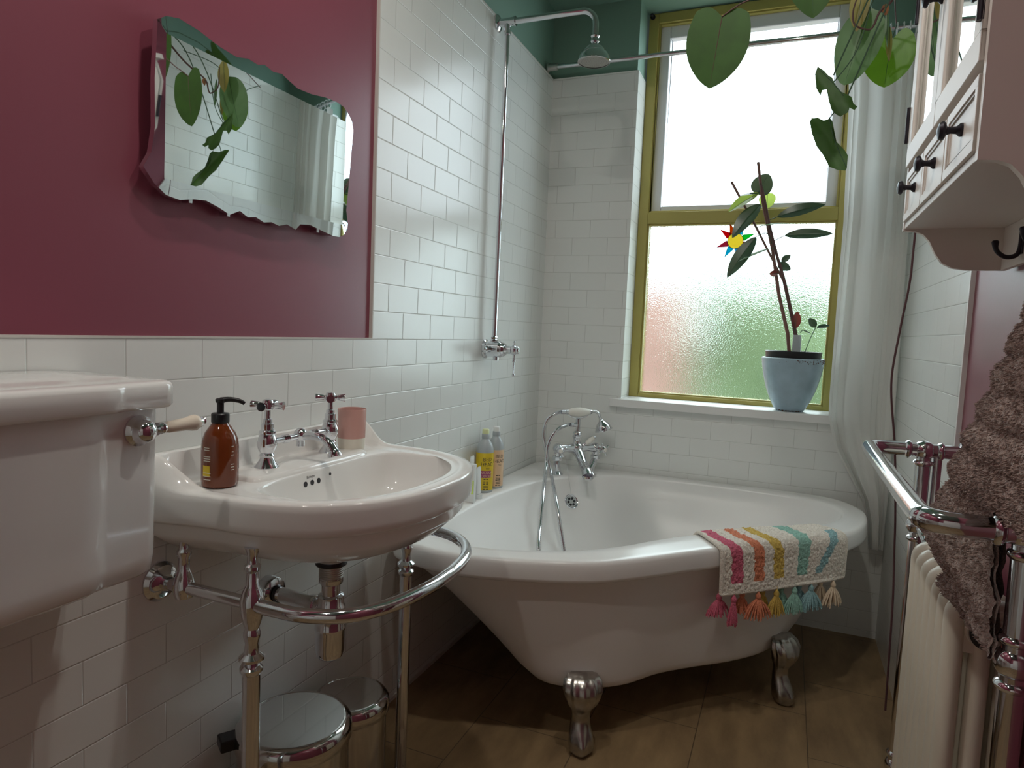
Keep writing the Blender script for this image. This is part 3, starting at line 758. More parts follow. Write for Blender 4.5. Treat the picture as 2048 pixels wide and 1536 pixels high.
# ------------------------------------------------------------------ shower on the left wall
SY = 2.285
sh = thing('wall_shower', (0, SY, 1.07), 'chrome exposed shower with tall riser, rose head and valve on the white tiled wall', 'shower')
m = MB().lathe([(0.030, 0), (0.030, 0.004), (0.024, 0.009), (0.013, 0.012)], (0, SY, 2.247), (1, 0, 0), 32)
obj('wall_flange', m, 'chrome', sh)
m = MB().tube([(0.010, SY, 2.247), (0.07, SY, 2.247)], 0.014, 20).lathe([(0.0165, 0), (0.0165, 0.005)], (0.066, SY, 2.247), (1, 0, 0)).tube([(0.040, SY, 2.247), (0.040, SY, 2.205)], 0.0115, 18).lathe([(0.0135, 0), (0.0135, 0.004)], (0.040, SY, 2.203), (0, 0, 1))
obj('tee', m, 'chrome', sh)
bend = [V((0.07, SY, 2.247)), V((0.318, SY, 2.247))]+[V((0.318+0.050*math.sin(a), SY, 2.197+0.050*math.cos(a))) for a in [PI/2*k/8 for k in range(1, 9)]]+[V((0.368, SY, 2.160))]
obj('shower_arm', MB().tube(bend, 0.0105, 20), 'chrome', sh)
obj('riser_pipe', MB().tube([(0.040, SY, 2.205), (0.036, SY, 1.11)], 0.0085, 20), 'chrome', sh)
m = MB().lathe([(0.012, 0), (0.015, -0.004), (0.011, -0.010), (0.0145, -0.016), (0.0145, -0.022), (0.010, -0.027), (0.013, -0.033), (0.027, -0.040), (0.030, -0.047), (0.034, -0.048), (0.036, -0.054), (0.047, -0.062), (0.053, -0.074), (0.0545, -0.083), (0.056, -0.086), (0.056, -0.090), (0.052, -0.091)], (0.368, SY, 2.162), (0, 0, 1), 48, True, False)
hd_ = obj('rose_head', m, 'chrome', sh)
m = MB().lathe([(0.0001, 0), (0.052, 0)], (0.368, SY, 2.0725), (0, 0, 1), 40, False, False)
for r_ in range(1, 6):
    for k in range(r_*7):
        a = 2*PI*k/(r_*7); m.sphere((0.368+0.0085*r_*math.cos(a), SY+0.0085*r_*math.sin(a), 2.0722), 0.0013, seg=6, rg=4)
obj('spray_face', m, 'satin_steel', hd_, recalc=False)
VZ = 1.073
m = MB().lathe([(0.036, 0), (0.036, 0.004), (0.028, 0.010), (0.018, 0.014)], (0, SY, VZ), (1, 0, 0), 36)
obj('valve_flange', m, 'chrome', sh)
m = MB().lathe([(0.018, 0.010), (0.030, 0.014), (0.030, 0.062), (0.027, 0.066), (0.024, 0.070), (0.026, 0.074), (0.022, 0.082)], (0, SY, VZ), (1, 0, 0), 36)
for s in (-1, 1):
    m.tube([(0.030, SY, VZ), (0.030, SY+s*0.060, VZ)], 0.012, 18).lathe([(0.014, 0), (0.014, 0.012), (0.010, 0.016)], (0.030, SY+s*0.052, VZ), (0, s, 0), 18).sphere((0.030, SY+s*0.07, VZ), 0.0085)
m.lathe([(0.014, 0), (0.014, 0.008), (0.011, 0.012), (0.013, 0.018), (0.010, 0.022)], (0.036, SY, VZ+0.026), (0, 0, 1), 8).tube([(0.045, SY, VZ-0.02), (0.045, SY, VZ-0.042)], 0.011, 12)
obj('valve_body', m, 'chrome', sh)
m = MB().lathe([(0.017, 0.080), (0.015, 0.084), (0.015, 0.108), (0.018, 0.112), (0.018, 0.122), (0.012, 0.128), (0.014, 0.134), (0.010, 0.138)], (0, SY, VZ), (1, 0, 0), 28)
m.tube([(0.118, SY, VZ-0.015), (0.118, SY, VZ-0.030)], [0.006, 0.0045], 12).lathe([(0.0065, -0.030), (0.005, -0.036), (0.0065, -0.042), (0.003, -0.046), (0.0026, -0.085), (0.004, -0.088)], (0.118, SY, VZ), (0, 0, 1), 14).sphere((0.118, SY, VZ-0.092), 0.0065).tube([(0.118, SY, VZ+0.015), (0.118, SY, VZ+0.028)], [0.005, 0.0035], 10).sphere((0.118, SY, VZ+0.03), 0.0045)
obj('lever_handle', m, 'chrome', sh)

# ------------------------------------------------------------------ curtain rail and shower curtain
RY, RZC = 2.825, 2.290
cr_ = thing('curtain_rail', (0, RY, RZC), 'chrome curtain rail running across in front of the window from wall to wall', 'curtain rail')
obj('rail', MB().tube([(0.01, RY, RZC), (RXW-0.01, RY, RZC)], 0.0095, 20), 'chrome', cr_)
obj('rail_joiner', MB().tube([(0.60, RY, RZC), (0.95, RY, RZC)], 0.0112, 20), 'chrome', cr_)
for x0, dx in ((0.001, 1), (RXW-0.001, -1)):
    obj('end_cup', MB().lathe([(0.020, 0), (0.020, 0.004), (0.016, 0.006), (0.015, 0.045), (0.0115, 0.047)], (x0, RY, RZC), (dx, 0, 0), 24), 'satin_steel', cr_)
ct = thing('shower_curtain', (1.32, RY, RZC), 'white sheer shower curtain gathered at the right end of the curtain rail', 'curtain')
def clamp_interp(tab, z):
    for (z0_, a0), (z1_, a1) in zip(tab, tab[1:]):
        if z0_ >= z >= z1_:
            t = (z0_-z)/(z0_-z1_); return a0+(a1-a0)*t
    return tab[0][1] if z > tab[0][0] else tab[-1][1]
XL = [(2.27, 1.180), (2.05, 1.199), (1.61, 1.213), (1.31, 1.212), (0.95, 1.212), (0.86, 1.215), (0.75, 1.245), (0.65, 1.300), (0.56, 1.352), (0.48, 1.376), (0.36, 1.392)]
XR = [(2.27, 1.425), (1.6, 1.428), (0.95, 1.432), (0.6, 1.438), (0.5, 1.436), (0.42, 1.434), (0.36, 1.432)]
NF = 5
rows = []; NZ_ = 110; NC = 320
for k in range(NZ_+1):
    z = 2.262-(2.262-0.372)*k/NZ_
    xl, xr = clamp_interp(XL, z), clamp_interp(XR, z); r = []
    g = ss(2.2, 0.9, z); bl = ss(0.9, 0.42, z)
    for i in range(NC+1):
        s = i/NC
        amp = (0.017-0.008*g)*(0.6+0.4*math.sin(s*5+1))+0.004*bl
        ph = (s+0.10*math.sin(s*PI*2+0.6))*NF*2*PI+0.7*math.sin(z*1.1+s*4)*g
        y = RY+0.003+amp*math.sin(ph)+0.012*g*math.sin(s*9+z*0.8)+0.012*bl*math.sin(s*PI)
        x = xl+(xr-xl)*(s+0.012*math.sin(ph*2+1))
        if k > NZ_-5: x += 0.004*(k-NZ_+5)/5*(s-0.5)*2
        r.append(V((min(x, RXW-0.004), y+0.004*noise.noise(V((s*9, z*4, 2))), z-(0.006*math.cos(s*12*2*PI)*ss(2.2, 2.262, z)))))
    rows.append(r)
obj('curtain_fabric', MB().grid(rows), 'sheer', ct, ang=180, recalc=False)
for i in range(12):
    x = 1.190+i*0.0205
    m = MB().tube([(x, RY+0.017*math.sin(a)*1.0, RZC+0.0035+0.021*math.cos(a)-0.008) for a in [2*PI*q/18 for q in range(18)]], 0.0016, 6, closed=True)
    obj('curtain_ring', m, 'plastic_white', ct)

# cord hanging on the right wall
cd = MB().tube(crom([(1.335, 1.93, CZ-0.001), (1.330, 1.93, 2.1), (1.321, 1.93, 1.43), (1.319, 1.93, 1.31), (1.307, 1.93, 1.19), (1.298, 1.93, 1.055), (1.316, 1.93, 0.91), (1.325, 1.93, 0.82), (1.334, 1.93, 0.70), (1.338, 1.93, 0.62), (1.345, 1.93, 0.48), (1.350, 1.93, 0.20)], 110, False), 0.0026, 8)
tag(obj('hanging_cord', cd, 'cord'), 'thin dark brown cord hanging straight down beside the shower curtain', 'cord')

# ------------------------------------------------------------------ mirror on the pink wall
MO = [(0.854,1.648),(0.871,1.660),(0.897,1.667),(0.94,1.664),(0.985,1.655),(1.03,1.652),(1.06,1.660),(1.085,1.658),(1.105,1.665),(1.13,1.660),(1.155,1.665),(1.18,1.658),(1.205,1.652),(1.25,1.655),(1.30,1.664),(1.342,1.667),(1.368,1.664),(1.385,1.655),(1.402,1.640),(1.409,1.620),(1.405,1.573),(1.398,1.475),(1.393,1.425),(1.401,1.395),(1.400,1.380),(1.388,1.364),(1.370,1.356),(1.345,1.355),(1.311,1.360),(1.26,1.368),(1.228,1.364),(1.213,1.350),(1.185,1.357),(1.160,1.350),(1.137,1.354),(1.115,1.350),(1.092,1.357),(1.070,1.353),(1.048,1.362),(1.022,1.350),(0.994,1.359),(0.964,1.366),(0.935,1.363),(0.905,1.356),(0.876,1.359),(0.851,1.375),(0.830,1.398),(0.845,1.425),(0.852,1.47),(0.850,1.55)]
NM = len(MO)
def moff(d, x):
    P = [V((x, a, b)) for a, b in MO]; out = []
    for i in range(NM):
        t = P[(i+1) % NM]-P[i-1]; t.normalize(); nn = V((0, -t.z, t.y))
        if nn.dot(V((0, 1.125, 1.51))-P[i]) < 0: nn = -nn
        c = V((x, 1.125, 1.51)); 
        out.append(P[i]+nn*d)
    return out
mr = thing('wall_mirror', (0, 1.125, 1.35), 'wavy edged mirror hanging on the pink wall, reflecting the trailing plant', 'mirror')
# straight inner panel outline with soft corners
def inner(x, d=0.021):
    out = []
    for a, b in MO:
        a2 = min(max(a, 0.853+d*0.85), 1.395-d*0.8); b2 = min(max(b, 1.366+d), 1.652-d)
        ca, cb = 1.124, 1.509
        out.append(V((x, a2, b2)))
    return out
A0 = moff(0, 0.006); A1 = moff(0, 0.0167); A2 = [p.lerp(q, 0.99) for p, q in zip(A1, inner(0.018))]
for q in A0+A1+A2: q.x += (q.z-1.35)*0.021   # hung leaning slightly forward
m = MB().loft([A0, A1, A2], True, False)
obj('bevelled_edge', m, 'mirror_bevel', mr, ang=15)
obj('mirror_glass', MB().add(A2, [list(range(NM))]), 'mirror', mr, ang=5)
for p in ((1.02, 1.352), (0.93, 1.361), (1.29, 1.361), (0.99, 1.656), (1.33, 1.666)):
    obj('mirror_clip', MB().box(-0.004, 0.016, p[0]-0.004, p[0]+0.004, p[1]-0.006, p[1]+0.004), 'chrome', mr, bevel=0.001)
obj('backing_board', MB().box(-0.009, 0.006, 0.90, 1.34, 1.39, 1.63), 'dark', mr)

# ------------------------------------------------------------------ basin
YC, BZ = 1.158, 0.842
NS = 128
def sup(cx, cy, rx, ry, n, a, x_min=None):
    c, s = math.cos(a), math.sin(a)
    x = cx+rx*math.copysign(abs(c)**(2/n), c); y = cy+ry*math.copysign(abs(s)**(2/n), s)
    if x_min is not None and x < x_min: x = x_min
    return V((x, y, 0))
def outline(d=0.0):
    out = []
    for i in range(NS):
        a = 2*PI*i/NS; c, s = math.cos(a), math.sin(a)
        if c >= 0:
            p = sup(0.165, YC, 0.289-d, 0.309-d, 2.35, a)
        else:
            # straight sides flaring slightly to the wall
            p = V((0.165-(0.165-0.003-0.9*d)*min(1, abs(c)/max(abs(c), abs(s)) if abs(s) < abs(c) else abs(c)/abs(s)), 0, 0))
            q = (s/abs(c)) if abs(s) < abs(c) else math.copysign(1, s)
            back = ss(0.165, 0.0, p.x)
            p.y = YC+(0.309-d+0.026*back)*q
        out.append(p)
    return out
def zr(p, top): # upstand against the wall: raised edge that sweeps down along the side
    return top+0.050*(1-ss(0.004, 0.105, p.x))**1.5
O0 = outline(0); bs = thing('wash_basin', (0.0, YC, 0.70), 'white ceramic wash basin with rounded front and upstand, on a chrome stand', 'basin')
def lift(ps, z, up=True): return [V((p.x, p.y, zr(p, z) if up else z)) for p in ps]
bowlc = (0.275, YC)
def bowl(k, z):
    out = []
    for i in range(NS):
        a = 2*PI*i/NS; c, s = math.cos(a), math.sin(a)
        rx = 0.128 if c > 0 else 0.128
        p = sup(0.277, YC, rx*k, 0.238*k, 2.4 if c > 0 else 5.0, a); p.z = z; out.append(p)
    return out
rings = []
# underside: outlet up to lower band
und = [(0.652, 0.10), (0.662, 0.115), (0.672, 0.15), (0.690, 0.48), (0.706, 0.70), (0.724, 0.86), (0.745, 0.955)]
for z, k in und:
    base = outline(0.018); cx_, cy_ = 0.2, YC
    if k < 0.3:
        ring = [V((0.2+0.28*k*math.cos(2*PI*i/NS), YC-0.035+0.28*k*math.sin(2*PI*i/NS), z)) for i in range(NS)]
    else:
        ring = [V((cx_+(p.x-cx_)*k if p.x > 0.1 else max(0.004, cx_+(p.x-cx_)*max(k, 0.97)), cy_+(p.y-cy_)*k, z)) for p in base]
    rings.append(ring)
def ring_(d, z, g):
    out = []
    for i, p in enumerate(outline(d)):
        a = 2*PI*i/NS; c, q = math.cos(a), math.sin(a)
        back = ss(0.92, 1.04, abs(c)/max(abs(q), 1e-6)) if c < 0 else 0.0
        x0 = max(0.0, p.x-0.9*d)
        up = 0.058*(1-ss(0.0, 0.115, x0))**1.4
        k = g+(max(g, 1.0 if d < 0.032 else g)-g)*back
        out.append(V((p.x, p.y, z+up*k)))
    return out
rings += [lift(outline(0.018), 0.758, False), lift(outline(0.017), 0.776, False), lift(outline(0.014), 0.781, False), lift(outline(0.005), 0.783, False), lift(outline(0.001), 0.788, False), lift(O0, 0.800, False)]
rings += [ring_(0.0, 0.826, 0.15), ring_(0.0005, 0.8375, 0.32), ring_(0.003, 0.8415, 0.50), ring_(0.012, 0.8425, 0.82), ring_(0.019, 0.843, 0.98), ring_(0.025, 0.843, 1.0), ring_(0.030, 0.8415, 0.88), ring_(0.034, 0.839, 0.30), ring_(0.039, 0.8385, 0.06), ring_(0.046, 0.838, 0.0)]
B1 = bowl(1.0, 0.838); B0 = ring_(0.046, 0.838, 0.0)
rings += [[a.lerp(b, 0.6) for a, b in zip(B0, B1)], bowl(1.015, 0.838), bowl(1.0, 0.8365), bowl(0.992, 0.832), bowl(0.975, 0.815), bowl(0.95, 0.79), bowl(0.90, 0.765), bowl(0.80, 0.742), bowl(0.6, 0.726), bowl(0.3, 0.714), bowl(0.09, 0.708)]
bbody = obj('basin_body', MB().loft(rings, True, True), 'ceramic', bs, ang=65)
from mathutils.bvhtree import BVHTree
def hit(o, org, d):
    off = OFF[o.parent.name]
    t = BVHTree.FromPolygons([v.co+off for v in o.data.vertices], [tuple(p.vertices) for p in o.data.polygons])
    loc, nrm, _, _ = t.ray_cast(V(org), V(d).normalized())
    if nrm.dot(V(d)) > 0: nrm = -nrm
    return loc, nrm
# raised tap deck
m = MB(); N = 40; rg = []
for z, d in ((0.835, -0.004), (0.842, -0.001), (0.8465, 0.003), (0.8475, 0.008)):
    r = []
    for i in range(64):
        a = 2*PI*i/64; q = sup(0.083, YC, 0.060-d, 0.185-d, 7, a); q.z = z; r.append(q)
    rg.append(r)
obj('tap_deck', m.loft(rg, False, True), 'ceramic', bs, ang=50)
for y in (1.095, 1.116, 1.137):
    loc, nrm = hit(bbody, (0.25, y, 0.813), (-1, 0, 0)); obj('overflow_hole', MB().lathe([(0.0058, -0.001), (0.0058, 0.0006)], loc, nrm, 16), 'dark', bs)
loc, nrm = hit(bbody, (0.25, 1.176, 0.820), (-1, 0, 0)); obj('chain_hole', MB().lathe([(0.0035, -0.001), (0.0035, 0.0006)], loc, nrm, 14), 'dark', bs)
vs, fs = textmesh('Burlington', 0.010)
obj('maker_lettering', MB().add([hit(bbody, (0.25, 1.100+v.x*0.62, 0.8235+v.y*0.8), (-1, 0, 0))[0]+V((0.0004, 0, 0)) for v in vs], fs), 'ink', bs, recalc=False)
obj('waste', MB().lathe([(0.026, 0), (0.028, 0.002), (0.022, 0.004), (0.018, 0.002)], (0.275, YC, 0.708), (0, 0, 1)), 'chrome', bs)
# bridge tap
bt = thing('bridge_tap', (0.083, YC, 0.8475), 'chrome bridge tap with two cross handles standing on the wash basin', 'tap')
TX = 0.083; YT = (1.060, 1.262)
pil = [(0.023, 0), (0.024, 0.002), (0.020, 0.008), (0.014, 0.018), (0.0125, 0.022), (0.015, 0.026), (0.012, 0.030), (0.0165, 0.036), (0.0195, 0.046), (0.0195, 0.056), (0.016, 0.066), (0.0145, 0.069), (0.0165, 0.071), (0.0165, 0.075), (0.0125, 0.078), (0.0125, 0.090), (0.0095, 0.092), (0.0095, 0.099), (0.006, 0.101), (0.006, 0.118), (0.010, 0.120)]
for y in YT:
    m = MB().lathe(pil, (TX, y, 0.8465), (0, 0, 1), 32)
    p = obj('tap_pillar', m, 'chrome', bt)
    z = 0.8465+0.128
    m = MB().lathe([(0.010, -0.009), (0.0115, -0.007), (0.0115, 0.007), (0.0095, 0.011), (0.004, 0.013)], (TX, y, z), (0, 0, 1), 24)
    for k in range(4):
        a = k*PI/2+0.35+(0.3 if y > 1.1 else 0); d = V((math.cos(a), math.sin(a), 0))
        m.tube([V((TX, y, z))+d*0.008, V((TX, y, z))+d*0.014, V((TX, y, z))+d*0.0165, V((TX, y, z))+d*0.033], [0.0060, 0.0052, 0.0068, 0.0090], 16)
    h = obj('cross_handle', m, 'chrome', bt)
zb = 0.8465+0.052
m = MB().tube([(TX, 1.075, zb), (TX, 1.250, zb)], 0.0068, 16)
for y in (1.108, 1.114, 1.120, 1.200, 1.206, 1.212): m.lathe([(0.007, -0.0022), (0.0095, 0), (0.007, 0.0022)], (TX, y, zb), (0, 1, 0), 20)
m.sphere((TX, YC+0.003, zb+0.002), 0.0155).lathe([(0.009, -0.022), (0.009, 0)], (TX, YC+0.003, zb), (0, 0, 1), 16)
obj('bridge_bar', m, 'chrome', bt)
m = MB().tube(crom([(TX+0.008, YC+0.003, zb), (TX+0.040, YC+0.003, zb+0.004), (TX+0.072, YC+0.003, zb-0.006), (TX+0.090, YC+0.003, zb-0.028)], 18, False), [0.009+0.0035*max(0, (k-9)/8)**2 for k in range(18)], 20)
m.lathe([(0.0125, 0), (0.0150, 0.006), (0.0155, 0.010), (0.0135, 0.012)], (TX+0.089, YC+0.003, zb-0.025), (0.25, 0, -1), 24)
obj('spout', m, 'chrome', bt)
# soap bottle
x, y, z = 0.096, 0.925, 0.8385
sb = thing('soap_dispenser', (x, y, z), 'amber glass pump soap bottle at the left corner of the wash basin', 'soap bottle')
am = MB().lathe([(0.028, 0), (0.0315, 0.003), (0.0325, 0.010), (0.0325, 0.072), (0.031, 0.086), (0.0265, 0.099), (0.019, 0.110), (0.0145, 0.116), (0.0135, 0.120)], (x, y, z), (0, 0, 1), 40)
bd = obj('bottle_body', am, 'amber', sb)
obj('bottle_collar', MB().lathe([(0.0150, 0.117), (0.0158, 0.119), (0.0158, 0.133), (0.014, 0.135), (0.006, 0.136)], (x, y, z), (0, 0, 1), 30), 'black_plastic', sb)
m = MB().lathe([(0.0062, 0.135), (0.0062, 0.153), (0.0085, 0.155), (0.009, 0.160), (0.006, 0.162)], (x, y, z), (0, 0, 1), 20)
m.tube(crom([(x, y, z+0.158), (x+0.012, y+0.010, z+0.160), (x+0.024, y+0.022, z+0.157), (x+0.030, y+0.028, z+0.152)], 12, False), [0.0055-0.0022*k/11 for k in range(12)], 12)
obj('pump_head', m, 'black_plastic', sb)
m = MB(); ang = math.atan2(CAM.y-y, CAM.x-x)
for da, rowsz in ((0.70, ((0.076, .16), (0.066, .12), (0.060, .2), (0.043, .22), (0.038, .22), (0.033, .22))), (-0.75, ((0.074, .35), (0.070, .35), (0.058, .45), (0.054, .45), (0.050, .45), (0.028, .5), (0.022, .5), (0.016, .5)))):
    for zz, wd in rowsz:
        vs = []
        for k in range(7):
            a = ang+da+(k/6-0.5)*wd
            for q in (0, 1): vs.append(V((x+math.cos(a)*0.0328, y+math.sin(a)*0.0328, z+zz+q*0.0013)))
        m.add(vs, [(2*k, 2*k+2, 2*k+3, 2*k+1) for k in range(6)])
obj('fine_print', m, 'ink_white', bd, recalc=False)
vs = []
for k in range(9):
    a = ang-0.80+(k/8-0.5)*0.5
    for q in (0, 1): vs.append(V((x+math.cos(a)*0.0327, y+math.sin(a)*0.0327, z+0.022+q*0.020)))
obj('side_label', MB().add(vs, [(2*k, 2*k+2, 2*k+3, 2*k+1) for k in range(8)]), 'label_yellow', bd, recalc=False)
# tumbler
x, y, z = 0.088, 1.339, 0.8425
cp = thing('tumbler', (x, y, z), 'pink and cream ceramic tumbler standing right of the bridge tap', 'cup')
obj('cup_upper', MB().lathe([(0.0325, 0.030), (0.0340, 0.098), (0.0335, 0.100), (0.0320, 0.0995), (0.0312, 0.096), (0.0300, 0.012), (0.0001, 0.008)], (x, y, z), (0, 0, 1), 48, False, False), 'cup_pink', cp)
obj('cup_base', MB().lathe([(0.0001, 0.0), (0.0275, 0), (0.0305, 0.003), (0.0318, 0.010), (0.0325, 0.0302)], (x, y, z), (0, 0, 1), 48, False, False), 'cup_cream', cp)

# ------------------------------------------------------------------ basin stand
st = thing('basin_stand', (0.22, YC, 0), 'chrome tubular stand with a curved front rail under the wash basin', 'basin stand')
SZR = 0.655
legp = ((0.222, 0.876), (0.212, 1.405))
turn = [(0.0155, 0), (0.0155, 0.02)]
for (x, y) in legp:
    m = MB().tube([(x, y, 0.0), (x, y, 0.545)], 0.0150, 24)
    m.lathe([(0.027, 0), (0.027, 0.006), (0.020, 0.012), (0.018, 0.022), (0.015, 0.028)], (x, y, 0), (0, 0, 1), 28)
    m.lathe([(0.0155, 0.530), (0.0195, 0.536), (0.0195, 0.541), (0.014, 0.546), (0.0215, 0.556), (0.0215, 0.561), (0.013, 0.568), (0.011, 0.585), (0.0145, 0.598), (0.0145, 0.605), (0.012, 0.612), (0.017, 0.628), (0.0205, 0.645), (0.0205, 0.665), (0.016, 0.680), (0.0105, 0.690), (0.0095, 0.712), (0.014, 0.718), (0.014, 0.724), (0.0095, 0.728), (0.0088, 0.742), (0.0115, 0.752), (0.0145, 0.757)], (x, y, 0), (0, 0, 1), 32)
    obj('leg', m, 'chrome', st)
for (x, y), sgn in zip(legp, (1, 1)):
    xr = 0.062
    m = MB().lathe([(0.016, -0.018), (0.019, -0.008), (0.019, 0.008), (0.014, 0.022), (0.0095, 0.034), (0.0095, 0.056), (0.013, 0.062), (0.013, 0.068), (0.009, 0.073), (0.008, 0.090), (0.012, 0.098), (0.012, 0.103)], (xr, y, SZR), (0, 0, 1), 28)
    obj('rear_post', m, 'chrome', st)
    m = MB().tube([(0.012, y, SZR), (x, y, SZR)], 0.0115, 20)
    obj('side_rail', m, 'chrome', st)
    m = MB().lathe([(0.037, 0), (0.037, 0.004), (0.031, 0.011), (0.022, 0.013), (0.015, 0.018)], (0.0, y, SZR), (1, 0, 0), 36)
    obj('wall_flange', m, 'chrome', st)
rail = [(0.222, 0.876, SZR), (0.26, 0.874, SZR), (0.33, 0.880, SZR), (0.396, 0.915, SZR), (0.435, 0.985, SZR), (0.452, 1.075, SZR), (0.455, 1.14, SZR), (0.450, 1.205, SZR), (0.432, 1.285, SZR), (0.392, 1.352, SZR), (0.33, 1.395, SZR), (0.26, 1.406, SZR), (0.212, 1.405, SZR)]
obj('front_rail', MB().tube(crom(rail, 80, False), 0.0125, 24), 'chrome', st)
# bottle trap
tr = thing('bottle_trap', (0.2, YC-0.035, 0.45), 'chrome bottle trap and waste pipe hanging under the wash basin', 'waste trap')
tx, ty = 0.2, YC-0.035
obj('rubber_ring', MB().lathe([(0.032, 0.645), (0.033, 0.648), (0.031, 0.6535)], (tx, ty, 0), (0, 0, 1), 36), 'dark', tr)
m = MB().lathe([(0.0235, 0.612), (0.0250, 0.615)]+[(0.0250-0.0008*(k % 2), 0.616+k*0.0022) for k in range(14)], (tx, ty, 0), (0, 0, 1), 36)
obj('threaded_tail', m, 'satin_steel', tr)
m = MB().tube([(tx, ty, 0.575), (tx, ty, 0.625)], 0.0190, 28).lathe([(0.0225, 0.604), (0.0250, 0.608), (0.0250, 0.618), (0.022, 0.620)], (tx, ty, 0), (0, 0, 1), 36)
m.lathe([(0.022, 0.580), (0.027, 0.578), (0.027, 0.560), (0.0305, 0.555), (0.031, 0.535), (0.031, 0.515), (0.0322, 0.511), (0.0322, 0.506), (0.0305, 0.503), (0.0305, 0.462), (0.027, 0.448), (0.018, 0.441), (0.006, 0.440)], (tx, ty, 0), (0, 0, 1), 40)
obj('trap_bottle', m, 'chrome', tr)
m = MB().tube([(tx, ty, 0.545), (tx-0.03, ty+0.004, 0.545), (0.035, ty+0.03, 0.538)], 0.0165, 28).lathe([(0.0205, 0), (0.0215, 0.002), (0.0215, 0.016), (0.0195, 0.018)], (tx-0.058, ty+0.007, 0.5445), (1, 0, 0), 32)
obj('waste_pipe', m, 'chrome', tr)
obj('rubber_seal', MB().lathe([(0.0185, 0), (0.0185, 0.007)], (0.032, ty+0.03, 0.538), (1, 0, 0), 28), 'dark', tr)
obj('wall_flange', MB().lathe([(0.036, 0), (0.036, 0.020), (0.033, 0.026), (0.022, 0.030)], (0.0, ty+0.03, 0.538), (1, 0, 0), 40), 'chrome', tr)

# ------------------------------------------------------------------ cistern
cs = thing('toilet_cistern', (0.0, 0.50, 0.76), 'white ceramic toilet cistern with a chrome and ceramic flush lever, mounted on the left wall', 'cistern')
def cis_out(d, xf, e=0.0):
    # plan outline: y from YA to YB, x from 0 to xf with a raised centre panel
    YA, YB = 0.245+d, 0.722-d; x1 = xf-d; st_ = 0.007
    P = [(0.003, YA), (0.02, YA), (x1-st_-0.03, YA), (x1-st_-0.010, YA+0.003), (x1-st_-0.003, YA+0.010), (x1-st_, YA+0.022), (x1-st_, YA+0.080), (x1-st_*0.5, YA+0.090), (x1, YA+0.100), (x1+0.0005, YA+0.13), (x1+0.0005, YB-0.13), (x1, YB-0.105), (x1-st_*0.5, YB-0.095), (x1-st_, YB-0.085), (x1-st_, YB-0.022), (x1-st_-0.003, YB-0.010), (x1-st_-0.010, YB-0.003), (x1-st_-0.03, YB), (0.02, YB), (0.003, YB)]
    return P
def cring(d, xf, z, zc=0.0): 
    P = cis_out(d, xf); out = []
    for a, b in P:
        t = ss(0.36, 0.20, abs(b-0.4835)+0.0)
        out.append(V((a, b, z+zc*t)))
    return out
m = MB(); yb = 0.0
rg = [cring(0.060, 0.150, 0.757), cring(0.022, 0.186, 0.753), cring(0.012, 0.196, 0.757), cring(0.007, 0.202, 0.766), cring(0.005, 0.2035, 0.79), cring(0.004, 0.204, 0.90), cring(0.003, 0.205, 1.016)]
obj('tank', m.loft(rg), 'ceramic', cs, ang=60)
rg = [cring(0.004, 0.208, 1.012), cring(-0.005, 0.2150, 1.013), cring(-0.007, 0.2175, 1.018), cring(-0.007, 0.2180, 1.044), cring(-0.006, 0.2170, 1.049), cring(-0.003, 0.214, 1.0520), cring(0.004, 0.207, 1.0525), cring(0.020, 0.192, 1.0525), cring(0.024, 0.188, 1.0545), cring(0.06, 0.155, 1.056)]
obj('lid', MB().loft(rg), 'ceramic', cs, ang=60)
ly, lz, lx = 0.678, 0.981, 0.190
m = MB().lathe([(0.0215, 0), (0.0225, 0.002), (0.0225, 0.008), (0.019, 0.012), (0.0165, 0.016), (0.016, 0.024), (0.011, 0.031), (0.004, 0.034)], (lx, ly, lz), (1, 0, 0), 36)
m.lathe([(0.005, 0.012), (0.0055, 0.020), (0.0095, 0.022), (0.0095, 0.026), (0.006, 0.028), (0.0085, 0.031), (0.0075, 0.034)], (lx+0.016, ly, lz), (0, 1, 0.03), 24)
fl = obj('flush_lever', m, 'chrome', cs)
obj('end_cap', MB().lathe([(0.010, 0.095), (0.008, 0.101), (0.004, 0.103), (0.0055, 0.107), (0.002, 0.110)], (lx+0.016, ly, lz), (0, 1, 0.03), 24), 'chrome', fl)
obj('lever_grip', MB().lathe([(0.007, 0.034), (0.0088, 0.042), (0.0092, 0.055), (0.0098, 0.072), (0.0122, 0.084), (0.0125, 0.089), (0.0095, 0.096)], (lx+0.016, ly, lz), (0, 1, 0.03), 28), 'ivory_handle', fl)
m = MB().lathe([(0.030, 0.72), (0.034, 0.724), (0.034, 0.757)], (0.10, 0.4835, 0), (0, 0, 1), 32).tube([(0.10, 0.4835, 0.735), (0.10, 0.4835, 0.45), (0.11, 0.4835, 0.41), (0.15, 0.4835, 0.39)], 0.022, 24)
obj('flush_pipe', m, 'chrome', cs)
obj('fixing_bolt', MB().lathe([(0.011, 0), (0.011, 0.004), (0.006, 0.006), (0.006, 0.012)], (0.10, 0.630, 0.745), (0, 0, 1), 6), 'rust', cs)
